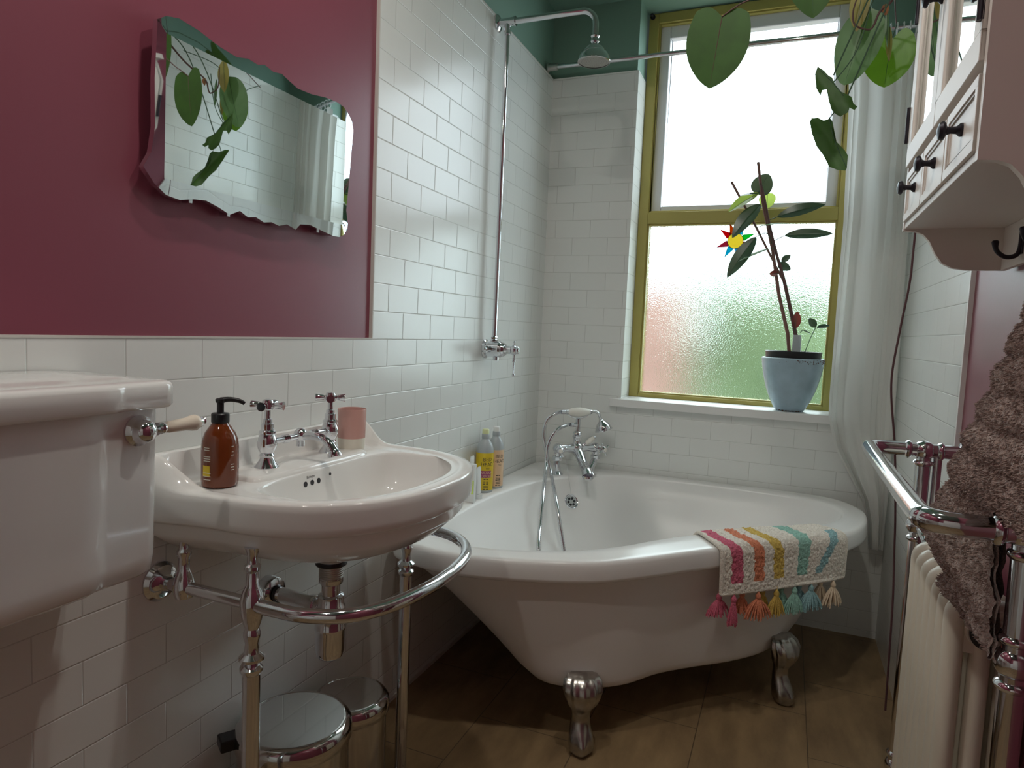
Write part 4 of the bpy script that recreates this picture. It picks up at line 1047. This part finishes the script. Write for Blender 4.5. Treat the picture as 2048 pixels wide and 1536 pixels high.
# toilet below the frame, only where reflections could meet it
# ------------------------------------------------------------------ pedal bins
def bin_(x, y, h, r, label):
    b = thing('pedal_bin', (x, y, 0), label, 'bin', None)
    obj('bin_body', MB().lathe([(r-0.004, 0.0), (r, 0.002), (r, 0.010), (r-0.002, 0.014), (r-0.002, h-0.042)], (x, y, 0), (0, 0, 1), 56), 'polished_steel', b)
    obj('lid', MB().lathe([(r-0.003, h-0.044), (r+0.003, h-0.043), (r+0.004, h-0.040), (r+0.004, h-0.026), (r+0.002, h-0.014), (r-0.004, h-0.006), (r-0.010, h-0.003), (r-0.013, h-0.0025), (r-0.014, h-0.0035), (0.001, h-0.0033)], (x, y, 0), (0, 0, 1), 72), 'polished_steel', b)
    # hinge housing at the back, pedal at the front
    obj('hinge', MB().obox((x-0.55*r-0.02, y-0.80*r, h-0.024), (0.55, 0.83, 0), (-0.83, 0.55, 0), UZ, 0.022, 0.020, 0.012), 'black_plastic', b, bevel=0.004)
    obj('pedal', MB().obox((x+0.6*r+0.03, y-0.75*r, 0.018), (0.7, -0.7, 0), (0.7, 0.7, 0), UZ, 0.028, 0.02, 0.004), 'black_plastic', b, bevel=0.002)
    return b
bin_(0.134, 1.095, 0.308, 0.117, 'shiny steel pedal bin in front, under the wash basin between the stand legs')
bin_(0.122, 1.312, 0.250, 0.090, 'smaller dull steel pedal bin behind, beside the far leg of the basin stand')

# ------------------------------------------------------------------ wall cabinet
cb = thing('wall_cabinet', (RXW, 1.335, 1.30), 'cream painted wall cabinet with mirrored doors, three small drawers and coat hooks below', 'cabinet')
XF, YA_, YB_, ZB, ZT = 1.256, 1.030, 1.640, 1.392, 2.03
def side(y0, y1):
    pr = [(XF, ZT), (XF, ZB+0.004), (XF, ZB-0.003), (1.279, 1.387), (1.293, 1.381), (1.306, 1.366), (1.317, 1.342), (1.331, 1.322), (1.350, 1.312), (1.374, 1.308), (RXW-0.001, 1.308), (RXW-0.001, ZT)]
    return MB().prism([(x, y0, z) for x, z in pr], (0, 1, 0), y1-y0)
obj('side_panel', side(YA_, YA_+0.014), 'cabinet', cb, ang=50)
obj('side_panel', side(YB_-0.014, YB_), 'cabinet', cb, ang=50)
m = MB().box(XF+0.002, RXW-0.002, YA_+0.014, YB_-0.014, ZB, ZB+0.012).box(XF+0.012, RXW-0.002, YA_+0.014, YB_-0.014, 1.505, 1.515).box(XF, RXW-0.002, YA_+0.014, YB_-0.014, ZT-0.02, ZT)
m.box(RXW-0.008, RXW-0.001, YA_+0.014, YB_-0.014, ZB, ZT)
m.box(XF-0.018, RXW-0.001, YA_-0.018, YB_+0.018, ZT, ZT+0.022)
obj('carcass', m, 'cabinet', cb, bevel=0.0012)
obj('hook_rail', MB().box(RXW-0.012, RXW-0.001, YA_+0.014, YB_-0.014, 1.308, ZB), 'cabinet', cb, bevel=0.001)
for y in (1.150, 1.335, 1.497):
    hx = RXW-0.012
    m = MB().box(hx-0.003, hx, y-0.007, y+0.007, 1.325, 1.372)
    m.tube(crom([(hx-0.003, y, 1.365), (hx-0.004, y, 1.335), (hx-0.010, y, 1.322), (hx-0.026, y, 1.320), (hx-0.040, y, 1.332), (hx-0.043, y, 1.350)], 24, False), [0.0042]*20+[0.0048, 0.0056, 0.0062, 0.004], 12)
    obj('coat_hook', m, 'black_metal', cb)
def knob(o, y, z, x=XF-0.004):
    m = MB().lathe([(0.0095, 0), (0.0095, 0.003), (0.0055, 0.007), (0.0045, 0.014), (0.006, 0.019), (0.0125, 0.022), (0.0135, 0.025), (0.011, 0.029), (0.004, 0.031)], (x, y, z), (-1, 0, 0), 24)
    return obj('knob', m, 'black_metal', o)
dw = (YB_-YA_-0.028-0.024)/3
for i in range(3):
    y0 = YA_+0.020+i*(dw+0.006); y1 = y0+dw; z0, z1 = ZB+0.013, 1.503
    m = MB().box(XF+0.001, XF+0.016, y0, y1, z0, z1)
    fx = XF-0.003
    for a in ((y0, y1, z0, z0+0.014), (y0, y1, z1-0.014, z1), (y0, y0+0.014, z0+0.014, z1-0.014), (y1-0.014, y1, z0+0.014, z1-0.014)): m.box(fx, XF+0.002, *a)
    for a in ((y0+0.014, y1-0.014, z0+0.014, z0+0.019), (y0+0.014, y1-0.014, z1-0.019, z1-0.014), (y0+0.014, y0+0.019, z0+0.019, z1-0.019), (y1-0.019, y1-0.014, z0+0.019, z1-0.019)): m.box(XF-0.001, XF+0.002, *a)
    d = obj('drawer', m, 'cabinet', cb, bevel=0.001)
    knob(d, (y0+y1)/2, (z0+z1)/2+0.004, XF+0.001)
for i, (y0, y1) in enumerate(((YA_+0.016, 1.3335), (1.3365, YB_-0.016))):
    z0, z1 = 1.517, ZT-0.022; fw = 0.040
    m = MB()
    for a in ((y0, y1, z0, z0+fw), (y0, y1, z1-fw, z1), (y0, y0+fw, z0+fw, z1-fw), (y1-fw, y1, z0+fw, z1-fw)): m.box(XF-0.006, XF+0.010, *a)
    # inner chamfer
    for a, b in (((y0+fw, z0+fw), (y1-fw, z0+fw)), ((y1-fw, z0+fw), (y1-fw, z1-fw)), ((y1-fw, z1-fw), (y0+fw, z1-fw)), ((y0+fw, z1-fw), (y0+fw, z0+fw))):
        m.tube([(XF-0.002, a[0], a[1]), (XF-0.002, b[0], b[1])], 0.0045, 6)
    d = obj('door', m, 'cabinet', cb, bevel=0.0015)
    obj('mirror_panel', MB().box(XF+0.004, XF+0.006, y0+fw, y1-fw, z0+fw, z1-fw), 'mirror', d)
    knob(d, (1.3165 if i == 0 else 1.3535), 1.735, XF-0.006)
    yh = y0-0.002 if i == 0 else y1+0.002
    for zz in (1.605, 1.845):
        obj('hinge', MB().tube([(XF-0.007, yh+(0.006 if i == 0 else 0.004), zz-0.036), (XF-0.007, yh+(0.006 if i == 0 else 0.004), zz+0.036)], 0.005, 12), 'black_metal', d)

# ------------------------------------------------------------------ towel radiator
rd = thing('towel_radiator', (1.355, 1.45, 0), 'chrome towel rail frame around a cream column radiator on the right wall', 'radiator')
PX, YN, YF_, RZL, PR = 1.364, 1.078, 1.820, 0.905, 0.0165
def beadring(m, c, ax, r0=PR, k=1.0):
    return m.lathe([(r0, -0.007*k), (r0+0.004, -0.004*k), (r0+0.0055, 0), (r0+0.004, 0.004*k), (r0, 0.007*k)], c, ax, 28)
for y in (YN, YF_):
    m = MB().tube([(PX, y, 0), (PX, y, RZL)], PR, 28).lathe([(0.030, 0), (0.030, 0.004), (0.021, 0.012), (0.017, 0.018)], (PX, y, 0), (0, 0, 1), 32)
    m.sphere((PX, y, RZL), 0.0235).sphere((PX, y, 0.725), 0.0245).sphere((PX, y, 0.12), 0.0245)
    for z in (RZL-0.030, 0.725-0.032, 0.725+0.032, 0.12+0.032): beadring(m, (PX, y, z), (0, 0, 1))
    obj('post', m, 'chrome', rd)
    s = 1 if y == YN else -1
    for z, zh in ((0.725, 0.692), (0.12, 0.135)):
        m = MB().tube(crom([(PX, y, z), (PX+0.006, y+s*0.045, z-(z-zh)*0.4), (PX+0.014, y+s*0.10, zh), (PX+0.018, y+s*0.20, zh)], 16, False), 0.009, 16)
        if s < 0: m.tube([(PX+0.018, y+s*0.15, zh), (PX+0.018, 1.64, zh)], 0.009, 12)
        obj('connector_pipe', m, 'chrome', rd)
m = MB().tube(crom([(RXW+0.008, YF_, RZL), (1.40, YF_, RZL), (1.33, YF_, RZL), (1.283, YF_, RZL), (1.262, YF_-0.006, RZL), (1.251, YF_-0.016, RZL), (1.246, YF_-0.040, RZL), (1.244, 1.60, RZL), (1.243, 1.30, RZL), (1.244, YN+0.045, RZL), (1.249, YN+0.020, RZL), (1.260, YN+0.006, RZL), (1.283, YN, RZL), (1.33, YN, RZL), (1.40, YN, RZL), (RXW+0.008, YN, RZL)], 150, False), PR, 28)
for y in (YN, YF_):
    for x in (PX-0.033, PX+0.033): beadring(m, (x, y, RZL), (1, 0, 0))
obj('overhead_rail', m, 'chrome', rd)
obj('riser_tube', MB().tube([(1.393, YF_, RZL), (1.393, YF_, 0.0)], 0.0095, 16), 'chrome', rd)
for y in (YN, YF_): obj('wall_flange', MB().lathe([(0.030, 0), (0.030, 0.004), (0.024, 0.010), (0.018, 0.012)], (RXW+(0.008 if y == YN else 0.0), y, RZL), (-1, 0, 0), 28), 'chrome', rd)
# column radiator sections
XR0, XR1, ZR0, ZR1 = 1.3215, 1.432, 0.075, 0.742
for k in range(7):
    yc = 1.286+k*0.0535; m = MB(); r = 0.0160
    x0, x1, z0, z1 = XR0+r, XR1-r, ZR0+r, ZR1-r; q = 0.020
    path = []
    for cx__, cz__, a0 in ((x0+q, z1-q, PI), (x1-q, z1-q, PI/2), (x1-q, z0+q, 0), (x0+q, z0+q, -PI/2)):
        for i in range(7):
            a = a0-PI/2*i/6; path.append(V((cx__+q*math.cos(a), yc, cz__+q*math.sin(a))))
    m.tube(path, r, 18, closed=True)
    xm = (x0+x1)/2
    m.tube([(xm, yc, z0), (xm, yc, z1)], r*0.95, 18)
    m.box(x0, x1, yc-0.010, yc+0.010, z1-0.075, z1-0.002).box(x0, x1, yc-0.010, yc+0.010, z0+0.002, z0+0.075)
    for p in m.v: p.y = yc+(p.y-yc)*1.38
    for zh in (0.692, 0.135): m.lathe([(0.026, -0.027), (0.028, -0.018), (0.028, 0.018), (0.026, 0.027)], (1.376, yc, zh), (0, 1, 0), 28)
    obj('column_section', m, 'radiator', rd, ang=60)
for yc in (1.286-0.030,): obj('end_plug', MB().lathe([(0.024, 0), (0.024, -0.006), (0.016, -0.010)], (1.376, yc, 0.692), (0, 1, 0), 28), 'dark', rd)
# ------------------------------------------------------------------ brown towel hanging from the cabinet hook
tw = thing('bath_towel', (1.39, 1.10, 0.75), 'brown ribbed plush towel hanging beside the chrome towel rail on the right', 'towel')
EL = [(1.318, 1.398, 1.150), (1.27, 1.385, 1.158), (1.19, 1.362, 1.176), (1.09, 1.345, 1.228), (1.00, 1.332, 1.285), (0.965, 1.327, 1.305), (0.93, 1.322, 1.326)]
ER = [(1.318, 1.398, 1.140), (1.27, 1.385, 1.06), (1.19, 1.360, 0.98), (1.09, 1.340, 0.92), (1.00, 1.328, 0.90), (0.965, 1.325, 0.89), (0.934, 1.322, 0.88)]
EL2 = [(0.95, 1.326, 1.310), (0.91, 1.318, 1.335), (0.86, 1.306, 1.375), (0.815, 1.300, 1.400)]
ER2 = [(0.95, 1.330, 1.106), (0.90, 1.332, 1.100), (0.81, 1.334, 1.078), (0.728, 1.336, 1.072)]
def ed(tab, t):
    k = t*(len(tab)-1); i = min(int(k), len(tab)-2); f = k-i
    a, b = tab[i], tab[i+1]; return V((a[1]+(b[1]-a[1])*f, a[2]+(b[2]-a[2])*f, a[0]+(b[0]-a[0])*f))
def towel_sheet(E1, E2, nt, ns, ph, rib=0.0085, fold=0.010, off=0.0):
    rows = []
    for j in range(nt+1):
        t = j/nt; a, b = ed(E1, t), ed(E2, t); r = []
        wd = (a-b).length
        for i in range(ns+1):
            s = i/ns; p = a.lerp(b, s)
            f = fold*math.sin(s*PI*3.2+ph)*ss(0, 0.3, t)*ss(1.0, 0.7, t)*math.sin(PI*min(1, s+0.15))
            q = p.z/0.052+0.35*s+0.15*math.sin(s*7+ph)
            h = rib*(abs(math.sin(PI*q))**0.7)+0.0035*noise.noise(V((p.y*130, p.z*130, ph)))+0.003*noise.noise(V((p.y*60, p.z*60, ph)))
            e = 0.0085*(abs(math.sin(PI*q))**0.7)*max(0, 1-s*8)+0.004*noise.noise(V((p.z*90, 3, ph)))*max(0, 1-s*8)
            r.append(V((p.x-h+f+off, p.y+e, p.z+0.001*noise.noise(V((p.y*40, 0, ph))))))
        rows.append(r)
    return rows
m = MB()
rowsA = towel_sheet(EL, ER, 300, 150, 0.4)
m.grid(rowsA)
rowsB = [[V((p.x+0.018, p.y, p.z)) for p in r] for r in rowsA[::6]]
m.grid(rowsB)
m.grid([[rowsA[j][0], rowsA[j][0].lerp(V((rowsA[j][0].x+0.018, rowsA[j][0].y, rowsA[j][0].z)), 0.5)+V((0, 0.005, 0)), V((rowsA[j][0].x+0.018, rowsA[j][0].y, rowsA[j][0].z))] for j in range(0, 301, 3)])
rowsD = towel_sheet(EL2, ER2, 110, 90, 1.2, 0.003, 0.004)
m.grid(rowsD)
m.grid([[V((p.x+0.006, p.y, p.z)) for p in r] for r in rowsD[::5]])
m.grid([[p, V((p.x+0.003, p.y, p.z-0.004)), V((p.x+0.006, p.y, p.z))] for p in rowsD[-1]])
m.grid([[r[0], r[0]+V((0.003, 0.004, 0)), r[0]+V((0.006, 0, 0))] for r in rowsD])
# second fold behind, hanging lower
E3 = [(0.90, 1.336, 1.325), (0.82, 1.330, 1.322), (0.765, 1.319, 1.300), (0.748, 1.316, 1.285)]
E4 = [(0.90, 1.348, 1.12), (0.82, 1.348, 1.12), (0.76, 1.346, 1.115), (0.722, 1.344, 1.11)]
rowsC = towel_sheet(E3, E4, 60, 40, 2.0, 0.006, 0.003)
m.grid(rowsC)
m.grid([[V((p.x+0.010, p.y, p.z)) for p in r] for r in rowsC[::4]])
m.grid([[p, V((p.x+0.006, p.y, p.z-0.004)), V((p.x+0.011, p.y, p.z))] for p in rowsC[-1]])
m.grid([[r[0], r[0]+V((0.006, 0.004, 0)), r[0]+V((0.011, 0, 0))] for r in rowsC])
# plush pile
rnd = random.Random(3)
for rows_, cnt in ((rowsA, 16000), (rowsC, 1500), (rowsD, 4000)):
    nj, ni = len(rows_)-1, len(rows_[0])-1
    for k in range(cnt):
        j = rnd.randrange(nj); i = rnd.randrange(ni) if k % 5 else rnd.randrange(4)
        p = rows_[j][i]; d = V((-1, rnd.uniform(-.8, .8)+(1.5 if i < 5 else 0), rnd.uniform(-0.9, 0.3))).normalized()*rnd.uniform(0.003, 0.0065)
        w_ = V((0, rnd.uniform(-1, 1), rnd.uniform(-1, 1))).normalized()*0.0011
        m.add([p-w_, p+w_, p+d+w_*0.4, p+d-w_*0.4], [(0, 1, 2, 3)])
obj('towel_pile', m, 'towel', tw, ang=180, recalc=False)

# ------------------------------------------------------------------ leaves
def leaf(o, name, base, tip, normal, W, kind, mname, fold=0.15, curl=0.10, wave=0.0, nu=26, nv=14, pet=None, pr=0.0016, pm='stem_green', lobe=0.16):
    base, tip = V(base), V(tip); d = tip-base; L = d.length; d.normalize()
    n = V(normal); n = (n-d*n.dot(d)).normalized(); s = d.cross(n)
    rows = []
    for i in range(nu+1):
        u = i/nu
        if kind == 'heart': w_ = W/2*(0.70+1.35*u)*max(0, 1-u)**0.78/0.835
        elif kind == 'round': w_ = W/2*max(0, math.sin(PI*min(1, u**0.75)))**0.55
        else: w_ = W/2*max(0, math.sin(PI*u**0.9))**0.75
        r = []
        for j in range(nv+1):
            v = -1+2*j/nv
            y = L*u
            if kind == 'heart': y -= L*lobe*(1-u)**2.5*math.sin(PI*min(1, abs(v)/1.15))
            if kind == 'heart' and i == 0: pass
            z = fold*abs(v)*w_-curl*L*u*u+wave*L*math.sin(u*7+v*2)*abs(v)
            r.append(base+d*y+s*(v*w_)+n*z)
        rows.append(r)
    m = MB().grid(rows)
    lf = obj(name, m, mname, o, ang=180, recalc=False)
    k = nv//2
    mm = MB().tube([rows[i][k] for i in range(0, nu, 2)], [0.0011*(1-i/nu*0.8) for i in range(0, nu, 2)], 6)
    obj('midrib', mm, pm, lf)
    if pet: obj('petiole', MB().tube(crom([V(p) for p in pet]+[base], 20, False), pr, 8), pm, lf)
    return lf
TC_ = (CAM-V((1.1, 2.0, 1.9))).normalized()
hp_ = thing('trailing_plant', (1.35, 1.42, ZT+0.022), 'trailing vine with big heart shaped green leaves reaching across the top of the window', 'hanging plant')
obj('plant_pot', MB().lathe([(0.055, 0), (0.058, 0.004), (0.075, 0.12), (0.082, 0.122), (0.082, 0.14), (0.074, 0.14), (0.072, 0.125), (0.001, 0.122)], (1.35, 1.42, ZT+0.022), (0, 0, 1), 40), 'cup_cream', hp_)
vine = [(1.35, 1.42, 2.16), (1.32, 1.50, 2.27), (1.30, 1.66, 2.27), (1.29, 1.84, 2.19), (1.262, 1.98, 2.085), (1.239, 2.05, 2.048), (1.212, 2.05, 2.022), (1.199, 2.05, 1.987), (1.185, 2.05, 1.980), (1.155, 2.05, 1.996), (1.148, 2.05, 2.03), (1.158, 2.06, 2.08)]
obj('vine_stem', MB().tube(crom(vine, 90, False), [0.0045-0.0028*k/89 for k in range(90)], 10), 'stem', hp_)
vine2 = [(1.35, 1.42, 2.16), (1.30, 1.55, 2.30), (1.27, 1.80, 2.24), (1.24, 2.05, 2.19), (1.26, 2.25, 2.17), (1.29, 2.42, 2.13)]
obj('vine_stem', MB().tube(crom(vine2, 60, False), [0.004-0.0024*k/59 for k in range(60)], 10), 'stem', hp_)
def HL(*a, **k): return leaf(hp_, 'leaf', *a, **k)
HL((0.857, 1.65, 1.884), (0.839, 1.65, 1.727), (0.10, -1, -0.15), 0.140, 'heart', 'leaf', fold=0.06, curl=0.03, lobe=0.12, pet=[(1.27, 1.72, 2.25), (1.12, 1.68, 2.06), (0.946, 1.66, 1.935), (0.892, 1.65, 1.905)], pm='stem')
HL((1.036, 1.7, 2.035), (1.051, 1.7, 1.879), (0.10, -1, -0.1), 0.115, 'heart', 'leaf', fold=0.08, curl=0.04, pet=[(1.28, 1.72, 2.26), (1.15, 1.70, 2.16)])
HL((1.193, 2.14, 2.075), (1.143, 2.15, 1.878), (-0.25, -1, -0.05), 0.122, 'round', 'leaf_pale', fold=-0.15, curl=0.05, pet=[(1.262, 1.98, 2.12), (1.22, 2.08, 2.11)])
HL((1.262, 2.25, 2.020), (1.255, 2.25, 1.893), (-0.1, -1, 0.0), 0.134, 'heart', 'leaf_bright', fold=0.08, curl=0.02, lobe=0.26, pet=[(1.29, 2.42, 2.14), (1.28, 2.33, 2.09)])
def curled(pts, y0, ax, ay, rib, pet, mname):
    # a curled leaf blade: outline in x, z with depth following its curl
    def dep(x, z): return y0+ax*(x-pts[0][0])+ay*(z-pts[0][1])+0.012*math.sin(x*70+z*40)
    bm = bmesh.new(); vs = [bm.verts.new((x, dep(x, z), z)) for x, z in pts]
    f = bm.faces.new(vs); bmesh.ops.triangulate(bm, faces=[f])
    for _ in range(2): bmesh.ops.subdivide_edges(bm, edges=bm.edges[:], cuts=1, use_grid_fill=True)
    bm.verts.ensure_lookup_table()
    for v in bm.verts: v.co.y = dep(v.co.x, v.co.z)
    m = MB(); m.v = [v.co.copy() for v in bm.verts]; bm.verts.index_update()
    m.f = [[v.index for v in q.verts] for q in bm.faces]; m.m = [0]*len(m.f); bm.free()
    lf = obj('leaf', m, mname, hp_, ang=180, recalc=False)
    obj('midrib', MB().tube(crom([(x, dep(x, z)-0.001, z) for x, z in rib], 14, False), 0.0011, 6), 'stem_green', lf)
    obj('petiole', MB().tube(crom([V(q) for q in pet], 24, False), 0.0015, 8), 'stem_green', lf)
curled([(1.071, 1.898), (1.087, 1.885), (1.101, 1.867), (1.109, 1.861), (1.117, 1.843), (1.127, 1.823), (1.143, 1.81), (1.158, 1.797), (1.165, 1.778), (1.174, 1.768), (1.168, 1.762), (1.156, 1.771), (1.154, 1.759), (1.136, 1.749), (1.125, 1.758), (1.113, 1.774), (1.105, 1.798), (1.105, 1.81), (1.098, 1.828), (1.087, 1.829), (1.084, 1.817), (1.072, 1.84), (1.066, 1.876)], 2.05, -0.80, -0.2, [(1.140, 1.806), (1.112, 1.846), (1.080, 1.885)], [(1.192, 2.05, 2.054), (1.165, 2.05, 1.93), (1.112, 2.055, 1.850)], 'leaf')
curled([(1.066, 1.756), (1.081, 1.755), (1.096, 1.742), (1.111, 1.741), (1.117, 1.729), (1.119, 1.71), (1.116, 1.702), (1.13, 1.674), (1.15, 1.646), (1.158, 1.63), (1.157, 1.595), (1.154, 1.588), (1.136, 1.592), (1.117, 1.605), (1.1, 1.641), (1.083, 1.669), (1.069, 1.709), (1.062, 1.745)], 2.03, -0.80, 0.15, [(1.108, 1.745), (1.125, 1.68), (1.155, 1.60)], [(1.140, 2.05, 1.79), (1.118, 2.04, 1.765), (1.106, 2.035, 1.744)], 'leaf')
HL((1.168, 2.09, 2.12), (1.162, 2.09, 1.995), (-0.2, -1, 0), 0.050, 'oval', 'leaf_young', fold=0.2, curl=0.03)
HL((1.235, 2.12, 2.06), (1.240, 2.12, 1.955), (-0.8, -1, 0), 0.012, 'oval', 'leaf_pale', fold=0.4, curl=0.05)
HL((1.249, 2.17, 2.03), (1.254, 2.17, 1.935), (-0.8, -1, 0), 0.020, 'oval', 'leaf_young', fold=0.3, curl=0.02)
HL((1.222, 2.05, 2.040), (1.226, 2.05, 2.012), (-0.2, -1, 0), 0.018, 'oval', 'leaf_dry', fold=0.4, curl=0.2)
HL((1.05, 1.98, 2.20), (0.98, 2.02, 2.08), (0.5, -0.6, 0.6), 0.11, 'heart', 'leaf', fold=0.1, curl=0.1, pet=[(1.27, 1.80, 2.26), (1.16, 1.90, 2.24)])
HL((1.25, 1.70, 2.36), (1.16, 1.62, 2.26), (-0.5, -0.6, 0.6), 0.12, 'heart', 'leaf_bright', fold=0.1, curl=0.1, pet=[(1.30, 1.60, 2.28), (1.29, 1.64, 2.34)])
for a, b, c in (((1.29, 1.84, 2.19), (1.26, 1.99, 2.12), (1.15, 2.045, 1.81)), ((1.30, 1.70, 2.26), (1.22, 1.98, 2.14), (1.112, 2.045, 1.868))):
    obj('aerial_stem', MB().tube(crom([a, b, c], 30, False), 0.0021, 8), 'stem_green', hp_)

# ------------------------------------------------------------------ planter and rubber plant on the sill
PYC = 2.945
def RP(x, z, dy=0.0):
    k = (PYC+dy)/2.97; p = CAM+(V((x, 2.97, z))-CAM)*k; return p
pc = RP(1.072, 0.87); PCX = pc.x
pl = thing('plant_pot', (PCX, PYC, SZ), 'pale blue glazed tapered plant pot standing on the white window sill', 'plant pot')
prf = [(0.052, 0.0), (0.055, 0.004), (0.060, 0.010), (0.078, 0.045), (0.095, 0.090), (0.108, 0.140), (0.116, 0.185), (0.119, 0.208), (0.1195, 0.213), (0.116, 0.216), (0.112, 0.213), (0.110, 0.200), (0.100, 0.13), (0.07, 0.03), (0.001, 0.025)]
obj('pot_body', MB().lathe(prf, (PCX, PYC, SZ), (0, 0, 1), 64, True, False), 'blue_glaze', pl)
m = MB(); rnd = random.Random(5)
for k in range(60):
    a = rnd.gauss(-0.9, 0.45); r_ = 0.1192; z_ = SZ+rnd.uniform(0.196, 0.2125)
    q = V((PCX+math.cos(a)*r_, PYC+math.sin(a)*r_, z_)); m.sphere(q, rnd.uniform(0.001, 0.0028), (0.6, 0.6, 0.8), 6, 4)
for k in range(70):
    a = rnd.uniform(-2.6, -0.5); m.sphere((PCX+math.cos(a)*0.0555, PYC+math.sin(a)*0.0555, SZ+rnd.uniform(0.002, 0.006)), rnd.uniform(0.001, 0.003), (1, 1, 0.6), 6, 4)
obj('rim_dirt', m, 'rust', pl, recalc=False)
rp = thing('rubber_plant', (PCX, PYC, SZ+0.05), 'leggy rubber plant with dark oval leaves in the blue pot on the window sill', 'rubber plant')
m = MB().lathe([(0.075, 0.06), (0.100, 0.206), (0.104, 0.208), (0.106, 0.236), (0.108, 0.240), (0.106, 0.243), (0.102, 0.240), (0.099, 0.225)], (PCX, PYC, SZ), (0, 0, 1), 56, True, False)
obj('nursery_pot', m, 'black_plastic', rp)
obj('soil', MB().lathe([(0.100, 0.222), (0.05, 0.225), (0.001, 0.226)], (PCX, PYC, SZ), (0, 0, 1), 40, False, False), 'soil', rp)
S1 = [RP(1.058, 1.09), RP(1.045, 1.18), RP(1.001, 1.336, .01), RP(0.964, 1.518, .01), RP(0.911, 1.722), RP(0.884, 1.875, -.01)]
obj('bamboo_cane', MB().tube(S1, [0.0072, 0.0072, 0.007, 0.0065, 0.006, 0.0055], 12), 'cane', rp)
S2 = [RP(1.096, 1.09), RP(1.085, 1.14), RP(1.033, 1.336), RP(1.005, 1.43), RP(0.981, 1.50), RP(0.945, 1.62, -.01), RP(0.915, 1.74, -.01), RP(0.899, 1.79, -.01)]
obj('main_stem', MB().tube(crom(S2, 60, False), [0.0085-0.0045*k/59 for k in range(60)], 12), 'stem', rp)
obj('bamboo_cane', MB().tube([RP(1.01, 1.40, .015), RP(0.889, 1.621, .02), RP(0.785, 1.80, .02)], [0.0045, 0.005, 0.0055], 10), 'cane', rp)
obj('plant_tie', MB().lathe([(0.018, 1.10), (0.015, 1.175)], (RP(1.082, 1.1).x, PYC-0.004, 0), (0, 0, 1), 12), 'plastic_grey', rp)
def RL(a, b, W, mt='rubber_leaf', nrm=(0, -1, 0.2), dy=(0, 0), kind='oval', pet=None, **k):
    return leaf(rp, 'leaf', RP(a[0], a[1], dy[0]), RP(b[0], b[1], dy[1]), nrm, W, kind, mt, pet=[RP(*q) for q in pet] if pet else None, **k)
RL((0.888, 1.745), (0.928, 1.825), 0.085, kind='round', nrm=(0, -1, 0), pet=[(0.90, 1.76)], dy=(.015, .015), fold=0.0, curl=0)
RL((0.896, 1.748), (0.822, 1.749), 0.026, nrm=(0, -0.5, 1), dy=(0, -.04))
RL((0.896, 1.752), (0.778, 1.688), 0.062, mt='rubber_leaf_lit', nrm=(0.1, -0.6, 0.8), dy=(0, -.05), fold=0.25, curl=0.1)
RL((0.905, 1.705), (0.797, 1.580), 0.070, nrm=(-0.3, -1, 0.3), dy=(0, -.04), fold=0.3, curl=0.12)
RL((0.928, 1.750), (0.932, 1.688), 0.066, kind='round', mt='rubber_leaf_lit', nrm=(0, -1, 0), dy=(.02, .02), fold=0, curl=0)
RL((0.972, 1.652), (1.143, 1.706), 0.052, nrm=(-0.2, -1, 0.35), pet=[(0.94, 1.64), (0.955, 1.645)], dy=(0, -.03), fold=0.25, curl=0.12)
RL((0.893, 1.611), (1.020, 1.643), 0.024, mt='leaf_pale', nrm=(0, -0.4, 1), dy=(-.03, -.04), fold=0.15, curl=0.15)
RL((1.005, 1.576), (1.182, 1.589), 0.046, nrm=(0, -1, 0.35), pet=[(0.955, 1.545), (0.975, 1.56)], dy=(0, -.03), fold=0.3, curl=0.1)
RL((0.897, 1.573), (0.789, 1.409), 0.068, nrm=(-0.4, -1, 0.1), pet=[(0.965, 1.54), (0.94, 1.585), (0.915, 1.582)], dy=(-.02, -.05), fold=0.2, curl=0.06)
RL((0.956, 1.525), (0.829, 1.484), 0.028, mt='leaf_pale', nrm=(0, -0.4, 1), pet=[(0.975, 1.528)], dy=(-.03, -.06), fold=0.1, curl=0.1)
RL((1.001, 1.472), (1.034, 1.498), 0.026, mt='rubber_leaf', nrm=(0.2, -1, 0.1))
RL((0.990, 1.462), (1.038, 1.440), 0.036, mt='rubber_leaf', nrm=(0.2, -1, 0.1), kind='round')
RL((0.993, 1.424), (0.958, 1.422), 0.026, mt='rubber_leaf_red', nrm=(0, -1, 0.1))
RL((1.071, 1.200), (1.078, 1.272), 0.036, mt='rubber_leaf_red', nrm=(0.3, -1, 0), pet=[(1.080, 1.16)], dy=(-.01, -.01))
RL((1.148, 1.208), (1.122, 1.246), 0.030, nrm=(0.3, -1, 0), pet=[(1.113, 1.10), (1.13, 1.16)], dy=(-.01, -.01))
RL((1.152, 1.208), (1.198, 1.221), 0.022, nrm=(0, -0.8, 0.7), dy=(-.01, -.01))
RL((1.100, 1.196), (1.134, 1.184), 0.010, nrm=(0, -0.5, 0.8), pet=[(1.090, 1.185)], dy=(-.01, -.01))
# ------------------------------------------------------------------ recessed ceiling lamps (nearer than the frame shows)
for x, y in ((0.42, 0.95), (0.98, 1.12), (0.42, 0.05)):
    dl = thing('downlight', (x, y, CZ), 'small recessed ceiling downlight with a white ring', 'ceiling light', 'recessed downlights in the ceiling')
    obj('ring', MB().lathe([(0.034, 0), (0.042, 0), (0.043, -0.003), (0.036, -0.005), (0.033, 0.0)], (x, y, CZ), (0, 0, 1), 32, False, False), 'white_paint', dl)
    obj('lens', MB().lathe([(0.001, -0.001), (0.030, -0.001)], (x, y, CZ), (0, 0, 1), 24, False, False), 'lamp_face', dl)
    lo = lamp('downlight_glow', 'AREA', (0, 0, -0.006), 4.6, (1, 0.965, 0.90), 0.06)
    lo.parent = dl
